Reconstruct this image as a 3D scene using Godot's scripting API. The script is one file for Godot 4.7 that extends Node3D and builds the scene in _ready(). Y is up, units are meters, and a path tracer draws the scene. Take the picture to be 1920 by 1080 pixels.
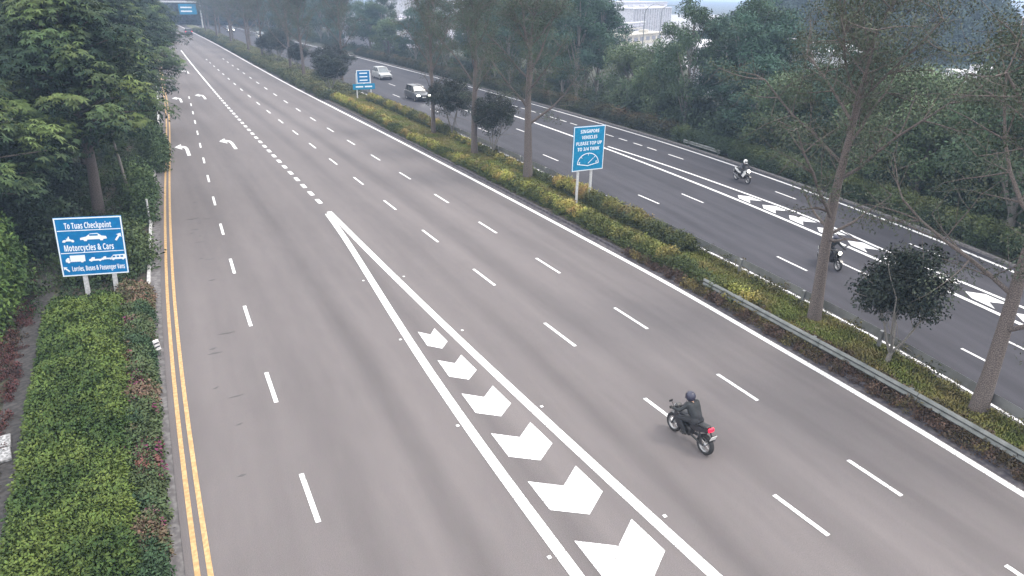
extends Node3D
# A six lane expressway seen from a gantry.  Road coordinates: t metres to the right (x), s metres ahead (-z), y up.

var rng := RandomNumberGenerator.new()
var used := {}
var M := {}

# ---------- alignment of the road: t as a function of s ----------
var EDGE := PackedVector2Array([Vector2(-30, 17.6), Vector2(0, 18.8), Vector2(7, 19.25), Vector2(10.4, 19.6), Vector2(16.5, 20.0), Vector2(22, 20.3), Vector2(31, 20.45), Vector2(54, 20.5), Vector2(80, 20.3), Vector2(98, 20.15), Vector2(130, 20.3), Vector2(185, 20.8), Vector2(258, 20.7), Vector2(360, 20.0)])
var GORE_R := PackedVector2Array([Vector2(-30, 11.9), Vector2(0, 10.3), Vector2(10, 9.89), Vector2(20, 9.62), Vector2(30, 9.51), Vector2(40, 9.5), Vector2(55, 9.53), Vector2(75, 9.68), Vector2(107, 10.3), Vector2(143, 11.2), Vector2(185, 12.4), Vector2(260, 14.4), Vector2(360, 15.5)])
var GORE_L := PackedVector2Array([Vector2(-10, 6.6), Vector2(0, 6.85), Vector2(10, 7.17), Vector2(15, 7.37), Vector2(20, 7.67), Vector2(25, 8.07), Vector2(30, 8.52), Vector2(35, 8.96), Vector2(42, 9.42)])
var YELLOW := PackedVector2Array([Vector2(-30, -0.1), Vector2(0, -0.11), Vector2(13.7, -0.09), Vector2(20, 0.03), Vector2(30, 0.39), Vector2(40, 0.93), Vector2(50, 1.56), Vector2(62, 2.4), Vector2(75, 3.27), Vector2(88, 4.0), Vector2(110, 5.0), Vector2(150, 6.8), Vector2(200, 9.2), Vector2(260, 11.6), Vector2(360, 13.0)])
var LANE_A := PackedVector2Array([Vector2(-20, 2.2), Vector2(0, 2.25), Vector2(16.3, 2.5), Vector2(28.4, 2.9), Vector2(40.8, 3.5), Vector2(60, 4.6), Vector2(75, 5.55), Vector2(92, 6.6), Vector2(120, 8.0), Vector2(160, 9.9)])
var LANE_B := PackedVector2Array([Vector2(-20, 14.1), Vector2(0, 13.5), Vector2(10, 13.3), Vector2(22, 13.2), Vector2(48, 13.2), Vector2(80, 13.25), Vector2(130, 14.0), Vector2(200, 15.6), Vector2(300, 17.0)])
var LANE_C := PackedVector2Array([Vector2(-20, 15.4), Vector2(0, 15.9), Vector2(6, 16.2), Vector2(16, 16.5), Vector2(30, 16.6), Vector2(55, 16.55), Vector2(75, 16.4), Vector2(130, 17.0), Vector2(200, 18.2), Vector2(300, 18.6)])
var FAR_IN := PackedVector2Array([Vector2(-30, 14.5), Vector2(0, 20.8), Vector2(9.2, 22.9), Vector2(13.6, 23.8), Vector2(19.1, 24.5), Vector2(32.8, 25.5), Vector2(46.6, 26.2), Vector2(62, 26.7), Vector2(90, 26.9), Vector2(140, 26.9), Vector2(200, 26.6), Vector2(260, 26.0), Vector2(360, 25.0)])
var FAR_A := PackedVector2Array([Vector2(-20, 19.5), Vector2(0, 23.6), Vector2(13, 26.15), Vector2(23.4, 27.7), Vector2(36, 28.6), Vector2(49.4, 29.2), Vector2(62, 29.6), Vector2(90, 30.0), Vector2(140, 29.9), Vector2(220, 29.5)])
var FAR_B := PackedVector2Array([Vector2(-20, 21.0), Vector2(0, 25.6), Vector2(12.7, 28.4), Vector2(21.5, 29.9), Vector2(35, 31.4), Vector2(48, 32.3), Vector2(60.7, 32.8), Vector2(90, 33.2), Vector2(140, 33.1), Vector2(220, 32.3)])
var FAR_M := PackedVector2Array([Vector2(-20, 23.0), Vector2(0, 27.0), Vector2(14, 30.65), Vector2(20, 31.8), Vector2(30, 33.4), Vector2(40, 34.55), Vector2(50, 35.4), Vector2(62, 36.1), Vector2(76, 36.4), Vector2(100, 36.6)])
var FAR_N := PackedVector2Array([Vector2(-20, 26.2), Vector2(0, 29.6), Vector2(15, 32.5), Vector2(21.2, 33.5), Vector2(27, 34.7), Vector2(35, 35.5), Vector2(43, 35.95), Vector2(50, 36.0)])
var FAR_C := PackedVector2Array([Vector2(-20, 28.0), Vector2(0, 31.0), Vector2(10, 33.2), Vector2(21.8, 35.8), Vector2(32.8, 37.6), Vector2(45.3, 38.75), Vector2(55, 39.2), Vector2(68, 39.6), Vector2(100, 39.7), Vector2(160, 38.4), Vector2(220, 35.6)])
var FAR_OUT := PackedVector2Array([Vector2(-30, 24), Vector2(0, 31.3), Vector2(8, 33.7), Vector2(16.5, 36.4), Vector2(21.8, 37.8), Vector2(31.2, 39.55), Vector2(45.2, 41.3), Vector2(70, 42.3), Vector2(100, 42.4), Vector2(142, 41.6), Vector2(188, 40.1), Vector2(240, 37.6), Vector2(300, 35.5), Vector2(360, 34)])

func at(a: PackedVector2Array, s: float) -> float:
	var n := a.size()
	var i := 0
	while i < n - 2 and s > a[i + 1].x:
		i += 1
	var p := a[i]
	var q := a[i + 1]
	var o := a[maxi(i - 1, 0)]
	var r := a[mini(i + 2, n - 1)]
	if i == 0:
		o = p * 2.0 - q
	if i == n - 2:
		r = q * 2.0 - p
	var w := (s - p.x) / (q.x - p.x)
	return cubic_interpolate_in_time(p.y, q.y, o.y, r.y, w, q.x - p.x, o.x - p.x, r.x - p.x)

func pt(t: float, s: float, y := 0.0) -> Vector3:
	return Vector3(t, y, -s)

# ---------- naming ----------
func numbered(n: String) -> String:
	if not used.has(n):
		used[n] = 0
		return n
	used[n] += 1
	return "%s_%03d" % [n, used[n]]

func tag(o: Node3D, label: String, category: String, group := "", kind := "") -> Node3D:
	if label:
		o.set_meta("label", label)
	if category:
		o.set_meta("category", category)
	if group:
		o.set_meta("group", group)
	if kind:
		o.set_meta("kind", kind)
	return o

func thing(called: String, label: String, category: String, pos := Vector3.ZERO, turn := 0.0, group := "") -> Node3D:
	var o := Node3D.new()
	o.name = numbered(called)
	add_child(o)
	o.position = pos
	o.rotation.y = turn
	tag(o, label, category, group)
	return o

func obj(called: String, mesh: Mesh, mat: Material, parent: Node = null) -> MeshInstance3D:
	var o := MeshInstance3D.new()
	o.mesh = mesh
	o.material_override = mat
	if parent == null:
		o.name = numbered(called)
		add_child(o)
	else:
		var n := 0
		for c in parent.get_children():
			if String(c.name) == called or String(c.name).begins_with(called + "_0") or String(c.name).begins_with(called + "_1") or String(c.name).begins_with(called + "_2"):
				n += 1
		o.name = called if n == 0 else "%s_%03d" % [called, n]
		parent.add_child(o, true)
	return o

func struct(called: String, mesh: Mesh, mat: Material) -> MeshInstance3D:
	var o := obj(called, mesh, mat)
	o.set_meta("kind", "structure")
	return o

func dup(src: Node3D, pos: Vector3, turn: float, size: Vector3, label: String, group := "") -> Node3D:
	var o := src.duplicate() as Node3D
	var base := String(src.name)
	var cut := base.rfind("_0")
	if cut > 0 and base.length() - cut == 4:
		base = base.substr(0, cut)
	o.name = numbered(base)
	add_child(o)
	o.position = pos
	o.rotation = Vector3(0, turn, 0)
	o.scale = size
	o.set_meta("label", label)
	if group:
		o.set_meta("group", group)
	return o

# ---------- shapes ----------
func new_st() -> SurfaceTool:
	var st := SurfaceTool.new()
	st.begin(Mesh.PRIMITIVE_TRIANGLES)
	return st

func done(st: SurfaceTool) -> ArrayMesh:
	st.generate_normals()
	return st.commit()

func quad(st: SurfaceTool, a: Vector3, b: Vector3, c: Vector3, d: Vector3) -> void:   # a b c d clockwise seen from the front
	for v in [a, b, c, a, c, d]:
		st.add_vertex(v)

# box with chamfered vertical faces; axes from b
func box(st: SurfaceTool, c: Vector3, size: Vector3, b := Basis.IDENTITY, ch := 0.0) -> void:
	st.set_smooth_group(-1)
	var h := size * 0.5
	var k := minf(ch, minf(h.x, minf(h.y, h.z)) * 0.9)
	if k <= 0.0:
		var p := []
		for i in 8:
			p.append(c + b * Vector3(h.x * (1 if i & 1 else -1), h.y * (1 if i & 2 else -1), h.z * (1 if i & 4 else -1)))
		quad(st, p[4], p[6], p[7], p[5])
		quad(st, p[1], p[3], p[2], p[0])
		quad(st, p[5], p[7], p[3], p[1])
		quad(st, p[0], p[2], p[6], p[4])
		quad(st, p[6], p[2], p[3], p[7])
		quad(st, p[0], p[4], p[5], p[1])
		return
	# rounded in plan on all twelve edges: three inset boxes' faces joined by bevel faces
	var f := func(ax: int, sx: float, sy: float, sz: float) -> Vector3:
		var v := Vector3(sx * (h.x - k), sy * (h.y - k), sz * (h.z - k))
		if ax == 0: v.x = sx * h.x
		elif ax == 1: v.y = sy * h.y
		else: v.z = sz * h.z
		return c + b * v
	var add := func(q: Array) -> void:
		var n: Vector3 = (q[1] - q[0]).cross(q[2] - q[0])
		var mid: Vector3 = (q[0] + q[1] + q[2]) / 3.0 - c
		if n.dot(mid) > 0.0:
			q.reverse()
		for i in range(1, q.size() - 1):
			st.add_vertex(q[0]); st.add_vertex(q[i]); st.add_vertex(q[i + 1])
	for s in [-1.0, 1.0]:
		add.call([f.call(0, s, -1, -1), f.call(0, s, 1, -1), f.call(0, s, 1, 1), f.call(0, s, -1, 1)])
		add.call([f.call(1, -1, s, -1), f.call(1, 1, s, -1), f.call(1, 1, s, 1), f.call(1, -1, s, 1)])
		add.call([f.call(2, -1, -1, s), f.call(2, 1, -1, s), f.call(2, 1, 1, s), f.call(2, -1, 1, s)])
		for u in [-1.0, 1.0]:
			add.call([f.call(0, s, u, -1), f.call(0, s, u, 1), f.call(1, s, u, 1), f.call(1, s, u, -1)])
			add.call([f.call(1, -1, s, u), f.call(1, 1, s, u), f.call(2, 1, s, u), f.call(2, -1, s, u)])
			add.call([f.call(0, s, -1, u), f.call(0, s, 1, u), f.call(2, s, 1, u), f.call(2, s, -1, u)])
			for w in [-1.0, 1.0]:
				add.call([f.call(0, s, u, w), f.call(1, s, u, w), f.call(2, s, u, w)])

# tube through points with a radius at each
func tube(st: SurfaceTool, pts: Array, radii: Array, sides := 8, caps := true) -> void:
	st.set_smooth_group(1)
	var rings := []
	var x := Vector3.ZERO
	for i in pts.size():
		var d: Vector3 = (pts[mini(i + 1, pts.size() - 1)] - pts[maxi(i - 1, 0)]).normalized()
		if i == 0:
			x = d.cross(Vector3.UP if absf(d.y) < 0.9 else Vector3.RIGHT).normalized()
		else:
			x = (x - d * x.dot(d)).normalized()
		var y := d.cross(x)
		var ring := []
		for k in sides:
			var a := TAU * k / sides
			ring.append(pts[i] + (x * cos(a) + y * sin(a)) * float(radii[i]))
		rings.append(ring)
	for i in rings.size() - 1:
		for k in sides:
			var m := (k + 1) % sides
			quad(st, rings[i][k], rings[i][m], rings[i + 1][m], rings[i + 1][k])
	if caps:
		st.set_smooth_group(-1)
		for k in range(1, sides - 1):
			st.add_vertex(rings[0][0]); st.add_vertex(rings[0][k + 1]); st.add_vertex(rings[0][k])
			var e: Array = rings[-1]
			st.add_vertex(e[0]); st.add_vertex(e[k]); st.add_vertex(e[k + 1])

# surface of revolution about an axis through c; profile of (radius, along)
func lathe(st: SurfaceTool, c: Vector3, axis: Vector3, prof: Array, sides := 16, smooth := true) -> void:
	st.set_smooth_group(2 if smooth else -1)
	var x := axis.cross(Vector3.UP if absf(axis.y) < 0.9 else Vector3.RIGHT).normalized()
	var y := axis.cross(x)
	for i in prof.size() - 1:
		for k in sides:
			var a := TAU * k / sides
			var e := TAU * (k + 1) / sides
			var u := x * cos(a) + y * sin(a)
			var v := x * cos(e) + y * sin(e)
			var p: Vector2 = prof[i]
			var q: Vector2 = prof[i + 1]
			quad(st, c + u * p.x + axis * p.y, c + v * p.x + axis * p.y, c + v * q.x + axis * q.y, c + u * q.x + axis * q.y)

# flat polygon in the xy plane given a depth along z
func prism(st: SurfaceTool, poly: PackedVector2Array, z0: float, z1: float, xf := Transform3D.IDENTITY) -> void:
	st.set_smooth_group(-1)
	if Geometry2D.is_polygon_clockwise(poly):
		poly = poly.duplicate()
		poly.reverse()
	var tri := Geometry2D.triangulate_polygon(poly)
	for i in range(0, tri.size(), 3):
		var a := poly[tri[i]]
		var b := poly[tri[i + 1]]
		var c := poly[tri[i + 2]]
		if (b - a).cross(c - a) > 0.0:
			var w := b
			b = c
			c = w
		for v in [a, b, c]:
			st.add_vertex(xf * Vector3(v.x, v.y, z1))
		for v in [a, c, b]:
			st.add_vertex(xf * Vector3(v.x, v.y, z0))
	for i in poly.size():
		var a := poly[i]
		var b := poly[(i + 1) % poly.size()]
		quad(st, xf * Vector3(a.x, a.y, z0), xf * Vector3(a.x, a.y, z1), xf * Vector3(b.x, b.y, z1), xf * Vector3(b.x, b.y, z0))

# flat strip of ground between two lines; u across, v along
func strip(s0: float, s1: float, ds: float, fl: Callable, fr: Callable, y: float, cols := 1, ul := 24.0, vl := 120.0) -> ArrayMesh:
	var v := PackedVector3Array()
	var n := PackedVector3Array()
	var uv := PackedVector2Array()
	var uv2 := PackedVector2Array()
	var ix := PackedInt32Array()
	var rows := int(ceil((s1 - s0) / ds))
	for i in rows + 1:
		var s := minf(s0 + i * ds, s1)
		var l: float = fl.call(s)
		var r: float = fr.call(s)
		for k in cols + 1:
			var t := lerpf(l, r, float(k) / cols)
			v.append(Vector3(t, y, -s))
			n.append(Vector3.UP)
			uv.append(Vector2((t - r) / ul, s / vl))
			uv2.append(Vector2(t, s) / 3.7)
	for i in rows:
		for k in cols:
			var a := i * (cols + 1) + k
			var c := a + cols + 1
			ix.append_array(PackedInt32Array([a, c, c + 1, a, c + 1, a + 1]))
	var arr := []
	arr.resize(Mesh.ARRAY_MAX)
	arr[Mesh.ARRAY_VERTEX] = v
	arr[Mesh.ARRAY_NORMAL] = n
	arr[Mesh.ARRAY_TEX_UV] = uv
	arr[Mesh.ARRAY_TEX_UV2] = uv2
	arr[Mesh.ARRAY_INDEX] = ix
	var m := ArrayMesh.new()
	m.add_surface_from_arrays(Mesh.PRIMITIVE_TRIANGLES, arr)
	return m

# a cross section (offset from the line, height) carried along a line
func sweep(st: SurfaceTool, prof: Array, f: Callable, s0: float, s1: float, ds: float) -> void:
	st.set_smooth_group(-1)
	var n := int(ceil((s1 - s0) / ds))
	for i in n:
		var sa := s0 + (s1 - s0) * i / n
		var sb := s0 + (s1 - s0) * (i + 1) / n
		var ta: float = f.call(sa)
		var tb: float = f.call(sb)
		for k in prof.size() - 1:
			var p: Vector2 = prof[k]
			var q: Vector2 = prof[k + 1]
			quad(st, pt(ta + p.x, sa, p.y), pt(tb + p.x, sb, p.y), pt(tb + q.x, sb, q.y), pt(ta + q.x, sa, q.y))

# ---------- materials ----------
func lin(r: float, g: float, b: float) -> Color:
	return Color(r, g, b).linear_to_srgb()

func noise_tex(freq: float, size: int, a: Color, b: Color, seed_: int, octaves := 4, lo := 0.3, hi := 0.7) -> NoiseTexture2D:
	var n := FastNoiseLite.new()
	n.seed = seed_
	n.frequency = freq
	n.fractal_octaves = octaves
	var g := Gradient.new()
	g.offsets = PackedFloat32Array([lo, hi])
	g.colors = PackedColorArray([a, b])
	var t := NoiseTexture2D.new()
	t.width = size
	t.height = size
	t.seamless = true
	t.noise = n
	t.color_ramp = g
	return t

func plain(c: Color, rough := 0.7, metal := 0.0) -> StandardMaterial3D:
	var m := StandardMaterial3D.new()
	m.albedo_color = c
	m.roughness = rough
	m.metallic = metal
	return m

func mottled(a: Color, b: Color, freq: float, scale_: float, rough: float, seed_: int) -> StandardMaterial3D:
	var m := StandardMaterial3D.new()
	m.albedo_texture = noise_tex(freq, 512, a, b, seed_)
	m.roughness = rough
	m.uv1_triplanar = true
	m.uv1_world_triplanar = true
	m.uv1_scale = Vector3.ONE * scale_
	return m

func leafy(rough := 0.6, back := 0.35) -> StandardMaterial3D:
	var m := StandardMaterial3D.new()
	m.vertex_color_use_as_albedo = true
	m.roughness = rough
	m.metallic_specular = 0.18
	m.cull_mode = BaseMaterial3D.CULL_DISABLED
	m.backlight_enabled = true
	m.backlight = Color(back, back, back * 0.6)
	return m

# worn asphalt: lengthwise bands polished or oiled by wheels, patches, and a fine grain from a second texture
func asphalt(base: Color, seed_: int, bands: Array, width: float, amount: float, grain: float) -> StandardMaterial3D:
	var n := FastNoiseLite.new()
	n.seed = seed_
	n.frequency = 1.0
	n.fractal_octaves = 4
	var w := 256
	var h := 768
	var im := Image.create(w, h, false, Image.FORMAT_RGB8)
	for i in w:
		var t := float(i) / w * width
		var across := 0.0
		for b in bands:
			var d: float = (t - b.x) / b.y
			across += b.z * exp(-d * d)
		for j in h:
			var s := float(j) / h * 120.0
			var wob := n.get_noise_2d(s * 0.02, 3.0) * 0.35
			var v := across * (0.75 + 0.5 * n.get_noise_2d(t * 0.3, s * 0.03)) + amount * n.get_noise_2d((t + wob) * 0.75, s * 0.018) + amount * 0.55 * n.get_noise_2d(t * 0.35 + 50.0, s * 0.11) + amount * 0.35 * n.get_noise_2d(t * 2.5, s * 0.5 + 90.0)
			var k := clampf(1.0 + v, 0.4, 1.6)
			var c := Color(base.r * k, base.g * k, base.b * k * (1.0 - 0.04 * v))
			im.set_pixel(i, j, c.linear_to_srgb())
	var m := StandardMaterial3D.new()
	m.albedo_texture = ImageTexture.create_from_image(im)
	m.roughness = 0.88
	m.metallic_specular = 0.4
	m.detail_enabled = true
	m.detail_blend_mode = BaseMaterial3D.BLEND_MODE_MUL
	m.detail_uv_layer = BaseMaterial3D.DETAIL_UV_2
	m.detail_albedo = noise_tex(0.34, 512, Color.WHITE * (1.0 - grain), Color.WHITE, seed_ + 5, 3, 0.25, 0.6)
	return m

func make_materials() -> void:
	# bands: distance from the texture's left edge, half width, strength
	M.road = asphalt(Color(0.160, 0.143, 0.144), 11, [Vector3(9.0, 0.45, -0.2), Vector3(11.6, 0.4, -0.1), Vector3(12.6, 0.5, 0.1), Vector3(14.8, 0.5, -0.22), Vector3(16.0, 0.7, 0.12), Vector3(17.4, 0.45, -0.2), Vector3(18.9, 0.7, 0.08), Vector3(20.4, 0.6, -0.14), Vector3(22.6, 0.8, -0.16), Vector3(6.2, 0.8, -0.1), Vector3(3.2, 0.9, -0.08)], 24.0, 0.15, 0.34)
	M.road_far = asphalt(Color(0.050, 0.048, 0.058), 31, [Vector3(2.0, 0.5, 0.2), Vector3(3.4, 0.4, -0.15), Vector3(5.2, 0.5, 0.28), Vector3(7.8, 0.5, 0.25), Vector3(6.4, 0.5, -0.12), Vector3(9.6, 0.4, 0.12), Vector3(12.5, 0.6, 0.1)], 24.0, 0.34, 0.2)
	M.crack = plain(lin(0.085, 0.078, 0.08), 0.95)
	M.gutter = mottled(lin(0.05, 0.045, 0.055), lin(0.10, 0.09, 0.095), 0.02, 0.35, 0.9, 3)
	M.white = mottled(lin(0.17, 0.16, 0.16), lin(0.76, 0.75, 0.755), 0.035, 0.9, 0.7, 4)
	M.white.albedo_texture.color_ramp.offsets = PackedFloat32Array([0.29, 0.37])
	M.worn_white = mottled(lin(0.45, 0.44, 0.45), lin(0.74, 0.73, 0.74), 0.02, 0.6, 0.6, 5)
	M.yellow = mottled(lin(0.36, 0.22, 0.09), lin(0.50, 0.325, 0.15), 0.02, 0.6, 0.6, 6)
	M.slab = mottled(lin(0.16, 0.16, 0.165), lin(0.42, 0.42, 0.43), 0.03, 0.6, 0.9, 18)
	M.concrete = mottled(lin(0.10, 0.092, 0.094), lin(0.17, 0.16, 0.16), 0.015, 0.45, 0.9, 7)
	M.pale_concrete = mottled(lin(0.36, 0.36, 0.36), lin(0.56, 0.56, 0.55), 0.012, 0.3, 0.85, 8)
	M.soil = mottled(lin(0.028, 0.024, 0.018), lin(0.075, 0.062, 0.045), 0.02, 0.3, 1.0, 9)
	M.turf = mottled(lin(0.07, 0.08, 0.032), lin(0.15, 0.145, 0.06), 0.02, 0.25, 1.0, 10)
	M.path = mottled(lin(0.03, 0.028, 0.028), lin(0.06, 0.055, 0.054), 0.025, 0.35, 0.95, 12)
	M.forest_floor = mottled(lin(0.02, 0.024, 0.014), lin(0.055, 0.055, 0.03), 0.02, 0.2, 1.0, 13)
	M.bark = mottled(lin(0.05, 0.042, 0.04), lin(0.19, 0.155, 0.14), 0.05, 0.9, 0.95, 14)
	M.pale_bark = mottled(lin(0.12, 0.11, 0.10), lin(0.26, 0.24, 0.22), 0.03, 1.6, 0.95, 15)
	M.steel = mottled(lin(0.10, 0.11, 0.105), lin(0.17, 0.175, 0.17), 0.01, 0.4, 0.5, 16)
	M.steel.metallic = 0.2
	M.rail_grey = mottled(lin(0.24, 0.245, 0.25), lin(0.32, 0.325, 0.33), 0.01, 0.3, 0.6, 19)
	M.rail_grey.metallic = 0.55
	M.rail_grey.roughness = 0.4
	M.pole = mottled(lin(0.42, 0.42, 0.43), lin(0.56, 0.56, 0.57), 0.02, 0.9, 0.5, 17)
	M.sign_blue = mottled(lin(0.003, 0.135, 0.34), lin(0.006, 0.165, 0.395), 0.008, 0.8, 0.75, 51)
	M.sign_blue.metallic_specular = 0.2
	M.sign_cyan = mottled(lin(0.006, 0.175, 0.34), lin(0.010, 0.215, 0.40), 0.008, 0.8, 0.75, 52)
	M.sign_cyan.metallic_specular = 0.2
	M.sign_white = plain(lin(0.72, 0.76, 0.80), 0.5)
	M.sign_back = plain(lin(0.25, 0.25, 0.26), 0.6)
	M.leaf = leafy()
	M.leaf_glossy = leafy(0.5, 0.35)
	M.rubber = plain(lin(0.018, 0.018, 0.019), 0.85)
	M.alloy = plain(lin(0.35, 0.35, 0.36), 0.35, 0.8)
	M.dark_metal = plain(lin(0.05, 0.05, 0.052), 0.45, 0.6)
	M.black_plastic = plain(lin(0.014, 0.014, 0.016), 0.5)
	M.bike_black = plain(lin(0.012, 0.012, 0.016), 0.25)
	M.bike_black.clearcoat_enabled = true
	M.bike_black.clearcoat = 0.6
	M.chrome = plain(lin(0.16, 0.16, 0.17), 0.35, 1.0)
	M.glass_dark = plain(lin(0.016, 0.018, 0.02), 0.08)
	M.glass_screen = plain(lin(0.16, 0.18, 0.19), 0.06)
	M.plate = plain(lin(0.6, 0.6, 0.58), 0.5)
	M.jacket = plain(lin(0.016, 0.019, 0.022), 0.75)
	M.jacket_grey = plain(lin(0.05, 0.05, 0.06), 0.8)
	M.trousers = plain(lin(0.02, 0.021, 0.025), 0.85)
	M.glove = plain(lin(0.02, 0.02, 0.02), 0.8)
	M.skin = plain(lin(0.33, 0.19, 0.13), 0.6)
	M.shoe = plain(lin(0.02, 0.02, 0.02), 0.6)
	M.white_gloss = plain(lin(0.78, 0.78, 0.78), 0.25)
	M.helmet_dark = plain(lin(0.03, 0.03, 0.055), 0.3)
	M.silver = plain(lin(0.42, 0.43, 0.44), 0.3, 0.35)
	M.silver.clearcoat_enabled = true
	M.car_black = plain(lin(0.02, 0.02, 0.024), 0.2)
	M.car_black.clearcoat_enabled = true
	M.lamp_lit = plain(lin(0.9, 0.9, 0.85), 0.2)
	M.lamp_lit.emission_enabled = true
	M.lamp_lit.emission = Color(1.0, 0.97, 0.9)
	M.lamp_lit.emission_energy_multiplier = 6.0
	M.tail_lit = plain(lin(0.5, 0.01, 0.03), 0.3)
	M.tail_lit.emission_enabled = true
	M.tail_lit.emission = Color(1.0, 0.08, 0.2)
	M.tail_lit.emission_energy_multiplier = 0.8
	M.lamp_clear = plain(lin(0.5, 0.52, 0.54), 0.1)
	M.factory_white = mottled(lin(0.36, 0.355, 0.38), lin(0.52, 0.515, 0.54), 0.02, 0.12, 0.7, 21)
	M.factory_lilac = mottled(lin(0.40, 0.39, 0.45), lin(0.50, 0.49, 0.55), 0.01, 0.1, 0.7, 22)
	M.factory_cream = mottled(lin(0.40, 0.37, 0.31), lin(0.54, 0.50, 0.43), 0.01, 0.1, 0.7, 23)
	M.factory_dark = plain(lin(0.17, 0.175, 0.21), 0.4)
	M.yard = mottled(lin(0.26, 0.25, 0.26), lin(0.38, 0.37, 0.38), 0.01, 0.05, 0.9, 24)
	M.hill = mottled(lin(0.03, 0.05, 0.045), lin(0.06, 0.085, 0.07), 0.03, 0.08, 1.0, 25)
	M.roof_tile = plain(lin(0.5, 0.5, 0.52), 0.6)

# ---------- foliage ----------
var FV := PackedVector3Array()
var FN := PackedVector3Array()
var FC := PackedColorArray()
var FI := PackedInt32Array()

func leaves_begin() -> void:
	FV = PackedVector3Array()
	FN = PackedVector3Array()
	FC = PackedColorArray()
	FI = PackedInt32Array()

func leaf(p: Vector3, d: Vector3, sd: Vector3, n: Vector3, l: float, w: float, c: Color) -> void:
	if d.cross(sd).dot(n) < 0.0:   # the front of the leaf is the side its normal points to
		sd = -sd
	var k := FV.size()
	var m := p + d * (l * 0.45)
	FV.append(p)
	FV.append(m + sd * (w * 0.5))
	FV.append(p + d * l - Vector3(0, l * 0.12, 0))
	FV.append(m - sd * (w * 0.5))
	for i in 4:
		FN.append(n)
		FC.append(c)
	FI.append(k); FI.append(k + 1); FI.append(k + 2); FI.append(k); FI.append(k + 2); FI.append(k + 3)

func leaves_end() -> ArrayMesh:
	var arr := []
	arr.resize(Mesh.ARRAY_MAX)
	arr[Mesh.ARRAY_VERTEX] = FV
	arr[Mesh.ARRAY_NORMAL] = FN
	arr[Mesh.ARRAY_COLOR] = FC
	arr[Mesh.ARRAY_INDEX] = FI
	var m := ArrayMesh.new()
	m.add_surface_from_arrays(Mesh.PRIMITIVE_TRIANGLES, arr)
	return m

func unit() -> Vector3:
	var z := rng.randf_range(-1, 1)
	var a := rng.randf() * TAU
	var r := sqrt(1.0 - z * z)
	return Vector3(r * cos(a), z, r * sin(a))

func tint(c: Color, by: float) -> Color:
	var k := 1.0 + rng.randf_range(-by, by)
	return Color(c.r * k * (1.0 + rng.randf_range(-by, by) * 0.25), c.g * k, c.b * k * (1.0 + rng.randf_range(-by, by) * 0.2))

# a cluster of leaves filling an ellipsoid
func puff(c: Vector3, r: Vector3, n: int, l: float, w: float, col: Color, by := 0.3) -> void:
	for i in n:
		var u := unit()
		var p := c + u * r * pow(rng.randf(), 0.4)
		var d := (unit() + u * 0.7 + Vector3(0, -0.25, 0)).normalized()
		var sd := d.cross(unit()).normalized()
		var nn := sd.cross(d)
		if nn.dot(u) + nn.y * 0.7 < 0.0:
			nn = -nn
		nn = (nn * 0.7 + u * 0.9 + Vector3(0, 0.35, 0)).normalized()
		var q := rng.randf_range(0.7, 1.25)
		leaf(p, d, sd, nn, l * q, w * q, tint(col, by))

# drooping leaves round a shoot
func whorl(p: Vector3, axis: Vector3, n: int, l: float, w: float, col: Color, away := Vector3.ZERO) -> void:
	var x := axis.cross(unit()).normalized()
	var y := axis.cross(x)
	var a0 := rng.randf() * TAU
	var c := tint(col, 0.25)
	for i in n:
		var a := a0 + TAU * i / n + rng.randf_range(-0.2, 0.2)
		var o := x * cos(a) + y * sin(a)
		var d := (o + axis * rng.randf_range(-0.15, 0.35) - Vector3(0, 0.35, 0)).normalized()
		var sd := d.cross(axis).normalized()
		var nn := (sd.cross(d))
		if nn.dot(axis) < 0.0:
			nn = -nn
		leaf(p, d, sd, (nn * 0.5 + axis * 0.6 + away * 0.6).normalized(), l * rng.randf_range(0.75, 1.2), w, tint(c, 0.12))

func bough(st: SurfaceTool, p: Vector3, d: Vector3, length: float, r0: float, r1: float, wander: float, lift: float, seg := 4, sides := 6) -> Array:
	var pts := [p]
	var radii := [r0]
	for i in seg:
		d = (d + unit() * wander + Vector3(0, lift, 0)).normalized()
		p += d * (length / seg)
		pts.append(p)
		radii.append(lerpf(r0, r1, float(i + 1) / seg))
	tube(st, pts, radii, sides)
	return [pts, d]

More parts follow.
